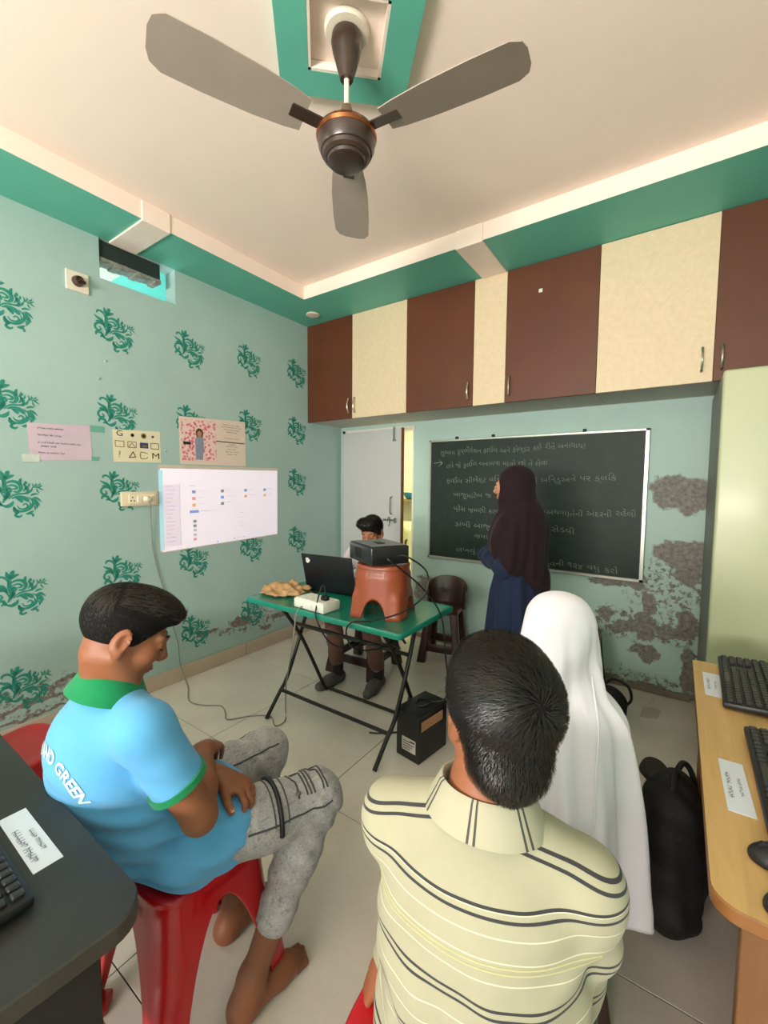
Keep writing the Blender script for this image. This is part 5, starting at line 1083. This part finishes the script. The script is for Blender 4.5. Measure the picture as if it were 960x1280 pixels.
# ================= boy in the striped shirt, seen from behind
def person_striped():
    t = thing('person', 'seated person in cream shirt with dark double stripes, back to the viewer', 'person', (2.62, -2.72, 0))
    F_ = unit((-.2, .98, 0)); R_ = np.array((F_[1], -F_[0], 0)); N = np.array((2.652, -2.79, .968)); P = lambda r, f, z: np.array((2.64, -2.765, 0))+R_*r+F_*f+z_*z
    shL = P(-.138, -.02, .880); shR = P(.142, -.02, .872); elL = P(-.085, .12, .66); wrL = np.array((2.45, -2.735, .505)); elR = P(.14, .06, .65); wrR = P(.13, .23, .62)
    hipL = P(-.09, .03, .53); hipR = P(.09, .03, .53); knL = P(-.13, .30, .50); knR = P(.13, .30, .50); anL = P(-.11, .12, .09); anR = P(.11, .12, .09)
    H = Frame((2.662, -2.757, 1.068), (-.52, .82, -.16), (0, .06, 1), .93)
    lo, hi = (2.32, -2.98, -.01), (2.98, -2.08, 1.24)
    sd = SDF(lo, hi, .0048); add_head(sd, H, N, .05); sd.chain([N, P(0, -.01, .80), P(0, 0, .66), P(0, .02, .55)], [.048, .06, .065, .07], .02); sd.cap(shL-z_*.015, shR-z_*.015, .034, .034, .02)
    for a, b_, c in ((shL, elL, wrL), (shR, elR, wrR)): sd.chain([a, b_, b_*.6+c*.4, c], [.034, .033, .033, .024], .012)
    for a, b_, c in ((hipL, knL, anL), (hipR, knR, anR)): sd.chain([a, b_, c], [.075, .052, .032], .02)
    tl = add_hand(sd, wrL, (-.42, -.30, -.80), (.75, .35, -.45), -1, .3, .95, .3); add_hand(sd, wrR, (-.5, .8, -.3), (0, -.1, -1), 1, .5, .95)
    add_foot(sd, anL, F_, .22); add_foot(sd, anR, F_, .22); sd.obj('body', M_SK1, t, 1); face_bits(H, t, True)
    # shirt material: double dark stripes at set heights of the cloth
    s = NT('shirt_cream_striped'); o_ = s.xyz(); c = lin('#a8a189'); n1 = s.noise(6, 4); base = s.mix(s.ramp(n1.outputs['Fac'], .3, .7), scl(c, .95), scl(c, 1.05)); wob = s.math('MULTIPLY', s.math('SUBTRACT', s.noise(5, 2).outputs['Fac'], .5), .012)
    z = s.math('ADD', o_[2], wob); mk = None; mf = None
    lat = s.math('ABSOLUTE', s.math('ADD', s.math('MULTIPLY', o_[0], float(R_[0])), s.math('MULTIPLY', o_[1], float(R_[1]))))
    ztop = s.math('ADD', z, s.math('MULTIPLY', lat, .30))
    for dz in (-.0052, .0052):
        d = s.math('LESS_THAN', s.math('ABSOLUTE', s.math('SUBTRACT', ztop, .957+dz)), .0019); mk = d if mk is None else s.math('MAXIMUM', mk, d)
    for zc in (.872, .755, .665, .575, .485):
        for dz in (-.0052, .0052):
            d = s.math('LESS_THAN', s.math('ABSOLUTE', s.math('SUBTRACT', z, zc+dz)), .0019); mk = d if mk is None else s.math('MAXIMUM', mk, d)
    for zc in (.875, .848, .820, .793, .725, .70, .63, .60):
        d = s.math('LESS_THAN', s.math('ABSOLUTE', s.math('SUBTRACT', z, zc)), .0009); mf = d if mf is None else s.math('MAXIMUM', mf, d)
    base = s.mix(s.math('MULTIPLY', mf, .5), base, lin('#f0ead0')); s.col(s.mix(mk, base, lin('#3b3a3c'))); s.set(Roughness=.85, Sheen_Weight=.1, Specular_IOR_Level=.2)
    s.bump(s.math('ADD', s.math('MULTIPLY', s.noise(900, 2).outputs['Fac'], .3), s.noise(30, 4).outputs['Fac']), .15, .004); MS = s.m
    s = NT('shirt_collar_striped'); c2 = s.vmath('SUBTRACT', s.obj, tuple(N-np.array((2.62, -2.72, 0)))); a = s.xyz(c2); th = s.math('ARCTAN2', a[0], s.math('MULTIPLY', a[1], -1)); mk = None
    for t0 in (-.95, .12, 1.15):
        for dt in (-.06, .06):
            d = s.math('LESS_THAN', s.math('ABSOLUTE', s.math('SUBTRACT', th, t0+dt)), .024); mk = d if mk is None else s.math('MAXIMUM', mk, d)
    s.col(s.mix(mk, lin('#ada68f'), lin('#45443f'))); s.set(Roughness=.85); s.bump(s.noise(500, 2).outputs['Fac'], .1, .002); MC = s.m
    sd = SDF(lo, hi, .0048)
    sd.ell(P(0, -.005, .56), (.168, .125, .13), Frame((0, 0, 0), F_).R, .03); sd.ell(P(0, -.03, .70), (.162, .108, .17), Frame((0, 0, 0), F_).R, .03); sd.ell(P(.0, -.038, .82), (.148, .092, .12), Frame((0, 0, 0), F_).R, .03)
    sd.cap(shL+np.array((0, 0, -.02)), shR+np.array((0, 0, -.02)), .05, .05, .03); sd.cap(N-z_*.04, shL, .05, .052, .02); sd.cap(N-z_*.04, shR, .05, .052, .02)
    for a, b_, c, cut in ((shL, elL, wrL, .97), (shR, elR, wrR, .8)):
        s2 = SDF(lo, hi, .0048); e = b_+(c-b_)*cut; s2.chain([a, a*.5+b_*.5, b_, e], [.050, .050, .047, .043], .02); merge(sd, s2, .015)
    sd.cap(N-z_*.03, N+np.array((0, .02, .06)), .052, .05, .006, 's')
    Xr = np.array((R_[0], R_[1]))
    def folds(X, Y, Z):
        u = (X-2.64)*R_[0]+(Y+2.765)*R_[1]
        f = .005*np.sin(u*38+Z*26+2)*np.clip((.84-Z)/.15, 0, 1)+.0035*np.sin(u*75-Z*30)*np.clip((.80-Z)/.2, 0, 1)+.0025*np.sin(u*110+Z*60)*np.clip((.80-Z)/.2, 0, 1)
        return f+.004*np.sin(Z*70-u*50)*np.exp(-(((np.abs(u)-.15)/.05)**2+((Z-.78)/.07)**2))
    sd.disp(folds); shirt = sd.obj('striped_shirt', MS, t, 2)
    collar('collar', MC, shirt, N+np.array((0, .0, -.012)), F_, (0, .12, 1), .060, .090, .03, .014, .6)
    bv = bvh_of(shirt); M_SM = cloth_mat('shirt_seam', '#bdb78c', .04)
    for zz, nm in ((.815, 'yoke_seam'), (.808, 'yoke_seam')):
        Q = []
        for u in np.linspace(-.165, .165, 40):
            p = P(u, -.4, zz); hit = bv.ray_cast(Vector(p), Vector(F_)); 
            if hit[0]: Q.append(np.array(hit[0])-F_*.0004)
        if len(Q) > 4: MB().tube(Q, .0011, 6).obj(nm, M_SM, shirt)
    # trousers
    MT = cloth_mat('trousers_dark', '#2a2c33', .1); sd = SDF(lo, hi, .007); sd.ell(P(0, .03, .525), (.15, .12, .072), Frame((0, 0, 0), F_).R, .03)
    for a, b_, c in ((hipL, knL, anL), (hipR, knR, anR)): sd.chain([a, b_, b_+(c-b_)*.9], [.085, .068, .055], .03)
    sd.obj('trousers', MT, t, 1)
    # hair with a whorl on the crown
    wl = H.R@unit((.22, -.85, .42))
    def flow(p, nr, rg):
        q = (p-H.c)/H.k; ql = H.R.T@q
        if ql[1] > .05: return np.zeros(3)
        rad = q-wl*np.dot(q, wl); sw = np.cross(wl, q); dist = np.linalg.norm(rad); return unit(rad)+sw/np.linalg.norm(sw+1e-9)*(.55*math.exp(-dist/.05))+np.array((0, 0, -.15))
    def ln(p, rg):
        q = H.R.T@(p-H.c)/H.k; return rg.uniform(.03, .05) if q[2] > .02 else rg.uniform(.012, .026)
    hair('hair', M_HAIR, t, H, [((0, -.016, .036), (.084, .106, .088)), ((0, .02, .064), (.072, .08, .062)), ((0, -.048, -.035), (.062, .056, .062))],
         [((0, .105, -.062), (.12, .094, .125)), ((0, .0, -.165), (.12, .115, .072))], 17000, flow, ln, .004, lift=.010, width=.0011, seed=5, jit=.13)
person_striped()

# ================= girl in the white veil, seen from behind
def person_white():
    t = thing('person', 'seated person in long white veil seen from behind, next to the oak desk', 'person', (2.64, -2.18, 0))
    MW = cloth_mat('veil_white', '#efe8f1', .02, 700, .10, .2)
    F_ = unit((-.30, .95, 0)); R_ = np.array((F_[1], -F_[0], 0)); H = Frame((2.622, -2.228, 1.025), (-.50, .84, -.18), (0, .1, 1), .98); N = np.array((2.625, -2.235, .90))
    lo, hi = (2.36, -2.45, -.01), (2.95, -1.62, 1.18); sd = SDF(lo, hi, .006); add_head(sd, H, N, .045)
    P = lambda r, f, z: np.array((2.63, -2.20, 0))+R_*r+F_*f+z_*z
    sd.chain([N, P(0, -.02, .8), P(0, 0, .66), P(0, .02, .54)], [.045, .075, .08, .09], .04); sd.cap(P(-.09, .01, .83), P(.09, .01, .83), .033, .033, .03)
    for sx in (-1, 1):
        sd.chain([P(sx*.10, .01, .83), P(sx*.115, .05, .64), P(sx*.06, .15, .60)], [.036, .032, .024], .02); add_hand(sd, P(sx*.06, .15, .60), -R_*sx*.9+F_*.1-z_*.3, (0, 0, -1), sx, .5, .85)
        sd.chain([P(sx*.08, .03, .53), P(sx*.10, .40, .50), P(sx*.09, .40, .09)], [.07, .055, .032], .02); add_foot(sd, P(sx*.09, .40, .09), F_, .2)
    sd.obj('body', M_SK3, t, 1); face_bits(H, t, True)
    # veil: rings from the crown down to the hem; it leans on head and shoulders and falls in long folds
    rows = [  # z, right, fwd, half width right, half depth, fold amplitude
        (1.1425, 0, .0, .008, .009, 0), (1.139, 0, .0, .03, .034, 0), (1.128, 0, -.001, .054, .062, 0), (1.11, 0, -.002, .072, .085, 0), (1.08, 0, -.004, .087, .102, .001), (1.03, .0, -.006, .092, .108, .002), (.985, .0, -.008, .093, .106, .003), (.94, .004, -.012, .098, .10, .004), (.905, .006, -.014, .108, .10, .005), (.875, .010, -.012, .130, .105, .006),
        (.84, .012, -.01, .150, .112, .007), (.79, .014, -.005, .160, .122, .010), (.72, .016, .0, .167, .135, .014), (.64, .018, .01, .174, .155, .018), (.56, .02, .03, .180, .175, .021), (.48, .022, .05, .186, .19, .023), (.42, .024, .06, .190, .20, .024), (.38, .026, .06, .193, .20, .025), (.34, .028, .06, .195, .20, .026)]
    n = 180; rg = []; z0 = np.array([r[0] for r in rows]); zz = np.concatenate([np.linspace(rows[i][0], rows[i+1][0], 4, endpoint=False) for i in range(len(rows)-1)]+[[rows[-1][0]]])
    cr_ = np.array(catmull([np.array(r) for r in rows], 4))
    Th = np.linspace(0, 2*math.pi, n, endpoint=False)
    for z, cr, cf, wr, wf, am in cr_:
        ring = []
        for a in Th:
            fold = 1.35*am*(math.sin(a*11+.6)+.6*math.sin(a*17+1.9+z*2)+.5*math.sin(a*7-z*3))*.55
            diag = .0065*math.sin((a*4.0-z*30))*max(0, 1-abs(z-.98)/.15)
            k = 1+(fold+diag)/max(wr, .05); q = np.array((2.63, -2.222, 0))+R_*(cr+math.cos(a)*wr*k)+F_*(cf+math.sin(a)*wf*k)
            dz = -.03*math.cos(a) if z < .37 else 0
            ring.append((q[0], q[1], z+dz*.5))
        rg.append(ring)
    m = MB().loft(rg, True, False); k0 = len(m.v); m.v.append(tuple(np.mean(rg[0], 0)+z_*.002)); m.f += [(k0, (i+1) % n, i) for i in range(n)]; m.mi += [0]*n
    # face opening
    Fc = np.array(m.v); keep = []
    for f in m.f:
        c = H.R.T@(np.mean(Fc[list(f)], 0)-H.c)
        keep.append(not (c[1] > .055 and abs(c[0]) < .062 and -.11 < c[2] < .062))
    m.f = [f for f, k_ in zip(m.f, keep) if k_]; m.mi = [0]*len(m.f)
    veil = m.obj('veil', MW, t, ang=180); so = veil.modifiers.new('thickness', 'SOLIDIFY'); so.thickness = .003; so.offset = 1
    bv = bvh_of(veil)
    # loose layer of the head scarf falling down the back, its edge a visible line
    Q = []
    for u, z, r in ((0, .965, .088), (.15, .92, .098), (.3, .86, .11), (.45, .78, .105), (.6, .68, .10), (.75, .56, .095), (.9, .44, .09), (1, .36, .09)): Q.append(np.array((2.63, -2.222, 0))+R_*(r*.55+.02)-F_*.3+z_*z)
    Q = catmull(Q, 4); W = []
    for q in Q:
        h_ = bv.ray_cast(Vector(q), Vector(F_)); W.append(np.array(h_[0])-F_*.004 if h_[0] else q+F_*.2)
    MB().tube(W, [.001]+[.0028]*(len(W)-2)+[.001], 8).obj('scarf_fold', MW, veil)
    # dress to the floor in front of the stool
    MDr = cloth_mat('dress_grey_mauve', '#b8adb2', .04); rg = []
    for z, w, d, f in ((.5, .15, .20, .15), (.42, .17, .22, .18), (.3, .18, .2, .24), (.15, .19, .19, .27), (.03, .20, .19, .28)):
        rg.append([tuple(P(math.cos(a)*w*(1+.04*math.sin(a*9)), f+math.sin(a)*d*(1+.04*math.sin(a*9)), z)) for a in np.linspace(0, 2*math.pi, 80, endpoint=False)])
    dr = MB().loft(rg, True, False).obj('dress', MDr, t, ang=180); so = dr.modifiers.new('thickness', 'SOLIDIFY'); so.thickness = .003
person_white()

# ================= woman at the blackboard
def person_woman():
    B = np.array((2.115, -.955, 0)); t = thing('person', 'standing person in navy gown and dark maroon headscarf facing the blackboard', 'person', tuple(B))
    MN = cloth_mat('gown_navy', '#1d2740', .07, 900, .12, .05); MM = cloth_mat('scarf_maroon', '#24141a', .06, 700, .1, .05)
    F_ = unit((-.97, -.10, 0)); R_ = np.array((F_[1], -F_[0], 0)); P = lambda r, f, z: B+R_*r+F_*f+z_*z
    H = Frame(P(0, .02, 1.405), (-.93, .02, -.04), (0, 0, 1), 1.0); N = P(0, -.01, 1.27)
    lo, hi = tuple(B-np.array((.4, .36, .01))), tuple(B+np.array((.36, .36, 1.56))); sd = SDF(lo, hi, .0055); add_head(sd, H, N, .046)
    sd.chain([N, P(0, -.01, 1.1), P(0, 0, .95), P(0, -.01, .82)], [.048, .085, .08, .095], .04); sd.cap(P(-.10, -.01, 1.18), P(.10, -.01, 1.18), .035, .035, .03)
    ar = []
    for sx in (-1, 1):
        el = P(sx*.165, .02, .97); wr = P(-.02, .125, .985) if sx < 0 else P(.10, .09, .99); ar.append((P(sx*.14, -.01, 1.18), el, wr)); sd.chain([P(sx*.12, -.01, 1.15), el, wr], [.032, .03, .024], .02); add_hand(sd, wr, -R_*sx*.9+F_*.1, (0, 0, -1) if sx > 0 else (0, 0, 1), -sx, .5, .92)
        sd.chain([P(sx*.09, -.01, .80), P(sx*.09, 0, .45), P(sx*.085, -.02, .09)], [.075, .055, .033], .02); add_foot(sd, P(sx*.085, -.02, .09), F_, .22)
    sd.obj('body', M_SK3, t, 1); face_bits(H, t, True)
    rows = [(1.25, .10, .07, 0), (1.2, .14, .08, .002), (1.1, .165, .10, .003), (1.0, .17, .115, .004), (.92, .17, .12, .005), (.82, .19, .14, .008), (.6, .20, .16, .012), (.4, .21, .175, .015), (.2, .22, .185, .017), (.03, .225, .19, .018)]
    z0 = np.array([r[0] for r in rows]); n = 140; rg = []
    for z in np.linspace(1.25, .025, 50):
        w, d, am = (np.interp(-z, -z0, [r[k] for r in rows]) for k in (1, 2, 3)); ring = []
        for a in np.linspace(0, 2*math.pi, n, endpoint=False):
            k = 1+am*(math.sin(a*9+1)+.6*math.sin(a*14+2)+.4*math.sin(a*5+z*4))/max(w, .05); ring.append(tuple(P(math.cos(a)*w*k, math.sin(a)*d*k-.015, z)))
        rg.append(ring)
    gown = MB().loft(rg).obj('gown', MN, t, ang=180)
    for a, b_, c in ar:
        sd = SDF(lo, hi, .0055); sd.chain([a*.35+b_*.65, b_, c], [.04, .056, .052], .02); sd.cap(c, c+unit(c-b_)*.12, .052, .05, .02); sd.disp(lambda X, Y, Z: .003*np.sin(Z*80+X*60)+.002*np.sin(Y*90-Z*40)); sd.plane(c+unit(c-b_)*.11, c-b_); sd.obj('sleeve', MN, gown, 1)
    # headscarf
    sd = SDF(lo, hi, .0055); Rf = Frame((0, 0, 0), F_).R
    sd.ell(H((0, -.022, .028)), (.088, .104, .098), H.R, .02); sd.ell(H((0, .0, -.06)), (.078, .085, .085), H.R, .04); sd.cap(H((0, -.03, -.08)), P(0, -.03, 1.16), .09, .15, .05)
    sd.ell(P(0, .0, 1.12), (.225, .13, .15), Rf, .05); sd.ell(P(0, .05, 1.08), (.19, .085, .16), Rf, .04); sd.ell(P(0, -.01, 1.02), (.235, .10, .16), Rf, .04)
    sd.ell(P(0, -.07, 1.08), (.17, .09, .24), Rf, .06); sd.ell(P(0, -.12, .95), (.14, .055, .19), Rf, .05); sd.ell(P(.02, -.165, .84), (.08, .03, .09), Rf, .05)
    sd.ell(H((0, .105, -.016)), (.060, .092, .088), H.R, .010, 's')
    def folds(X, Y, Z):
        f = (X-B[0])*F_[0]+(Y-B[1])*F_[1]; r = (X-B[0])*R_[0]+(Y-B[1])*R_[1]; w = np.clip((1.36-Z)/.15, 0, 1)
        return w*(.005*np.sin(f*55+r*30+Z*5)+.003*np.sin(f*95-r*50+Z*9))
    sd.disp(folds); sd.plane(P(0, .0, .955), unit(-z_*1.0+F_*.75)); sf = sd.obj('headscarf', MM, t, 1)
    MB().lathe([(0, -.003), (.003, -.002), (.0042, 0), (.003, .002), (0, .003)], drape(bvh_of(sf), [H((.09, -.02, .01)), H((.09, -.02, .01))], .002)[0], 10).obj('pin', M_FRAME, sf)
    bpy.context.view_layer.update()
person_woman()

# ================= boy behind the table
def person_table():
    B = np.array((.97, -.80, 0)); t = thing('person', 'seated person in white shirt and brown trousers behind the laptop, looking down', 'person', tuple(B))
    MWs = cloth_mat('shirt_white_pinkish', '#e3d3d8', .04); MTr = cloth_mat('trousers_brown', '#6d4a3f', .08); MSo = cloth_mat('socks_dark', '#2b2426', .1); MSh = pmat('shoe_grey', '#55504e', .7, .15, 40, .2, 120)
    F_ = unit((.22, -.97, 0)); R_ = np.array((F_[1], -F_[0], 0)); P = lambda r, f, z: B+R_*r+F_*f+z_*z
    N = np.array((1.065, -.905, .945)); H = Frame((1.10, -.952, 1.072), (.16, -.90, -.36), (0, -.1, 1), .93)
    hpA, hpB = P(-.08, .0, .52), P(.08, .0, .52); knA, knB = np.array((1.22, -1.14, .50)), np.array((.93, -1.18, .50)); anA, anB = np.array((1.215, -1.03, .10)), np.array((.935, -1.135, .10))
    lo, hi = (.70, -1.46, -.01), (1.40, -.62, 1.22); sd = SDF(lo, hi, .005); add_head(sd, H, N, .046)
    shA, shB = np.array((1.215, -.90, .895)), np.array((.925, -.93, .895)); elA, elB = np.array((1.28, -1.02, .70)), np.array((.86, -1.06, .70)); wrA, wrB = np.array((1.20, -1.23, .795)), np.array((1.05, -1.25, .795))
    sd.chain([N, np.array((1.05, -.87, .8)), P(0, -.02, .66), P(0, 0, .54)], [.046, .085, .085, .09], .04); sd.cap(shA, shB, .042, .042, .04)
    for a, b_, c in ((shA, elA, wrA), (shB, elB, wrB)): sd.chain([a, b_, c], [.042, .034, .024], .02)
    add_hand(sd, wrA, (-.2, -1, -.1), (0, .1, -1), 1, .35, .9); add_hand(sd, wrB, (.2, -1, -.1), (0, .1, -1), -1, .35, .9)
    for a, b_, c in ((hpA, knA, anA), (hpB, knB, anB)): sd.chain([a, b_, c], [.07, .05, .032], .02)
    sd.obj('body', M_SK2, t, 1); face_bits(H, t, False)
    sd = SDF(lo, hi, .006); sd.ell(P(0, 0, .56), (.15, .115, .10), None, .04); sd.ell(P(.0, -.01, .70), (.14, .10, .14), None, .05); sd.ell((1.06, -.89, .82), (.145, .095, .11), None, .05); sd.cap(shA, shB, .056, .056, .05); sd.cap(N-z_*.02, shA, .052, .052, .04); sd.cap(N-z_*.02, shB, .052, .052, .04)
    for a, b_ in ((shA, elA), (shB, elB)): s2 = SDF(lo, hi, .006); s2.cap(a, a+(b_-a)*.95, .056, .056, 0); s2.plane(a+(b_-a)*.8, b_-a); merge(sd, s2, .03)
    sd.disp(lambda X, Y, Z: .003*np.sin(Z*60+X*45)); sh = sd.obj('shirt', MWs, t, 1); collar('collar', MWs, sh, N-z_*.01, F_, (0, 0, 1), .055, .08, .028, .012, .6)
    sd = SDF(lo, hi, .006); sd.ell(P(0, 0, .52), (.145, .115, .07), None, .03)
    for a, b_, c in ((hpA, knA, anA), (hpB, knB, anB)): sd.chain([a, b_, b_+(c-b_)*.80], [.082, .066, .054], .03)
    sd.disp(lambda X, Y, Z: .003*np.sin(Z*70+X*30)); sd.obj('trousers', MTr, t, 1)
    for (an, dr_) in ((anA, unit((.16, -1, 0))), (anB, unit((-.15, -1, 0)))):
        sd = SDF(an-np.array((.2, .3, .11)), an+np.array((.2, .2, .16)), .005); sd.cap(an+z_*.09, an-z_*.045, .042, .040, .02); sk = sd.obj('sock', MSo, t, 1)
        sd = SDF(an-np.array((.25, .32, .11)), an+np.array((.25, .2, .16)), .005); g = np.array((an[0], an[1], 0)); sd.cap(g-dr_*.02+z_*.045, g+dr_*.09+z_*.036, .044, .040, .02); sd.cap(g+dr_*.08+z_*.034, g+dr_*.165+z_*.026, .042, .030, .03); sd.plane((0, 0, .002), (0, 0, -1)); shoe = sd.obj('shoe', MSh, t, 1)
    def flow(p, nr, rg):
        q = H.R.T@(p-H.c)/H.k; return H.R@np.array((q[0]+.25, .9 if q[2] > .05 else .1, .3 if q[2] > .06 else -.8))
    hair('hair', M_HAIR, t, H, [((0, -.014, .040), (.079, .101, .092)), ((.0, .045, .092), (.074, .058, .046)), ((.03, .05, .098), (.055, .05, .04))], [((0, .105, -.066), (.12, .094, .120)), ((0, -.02, -.12), (.12, .10, .07))], 1500, flow, lambda p, rg: rg.uniform(.015, .03), .0045, lift=.008, width=.003, seed=8)
person_table()
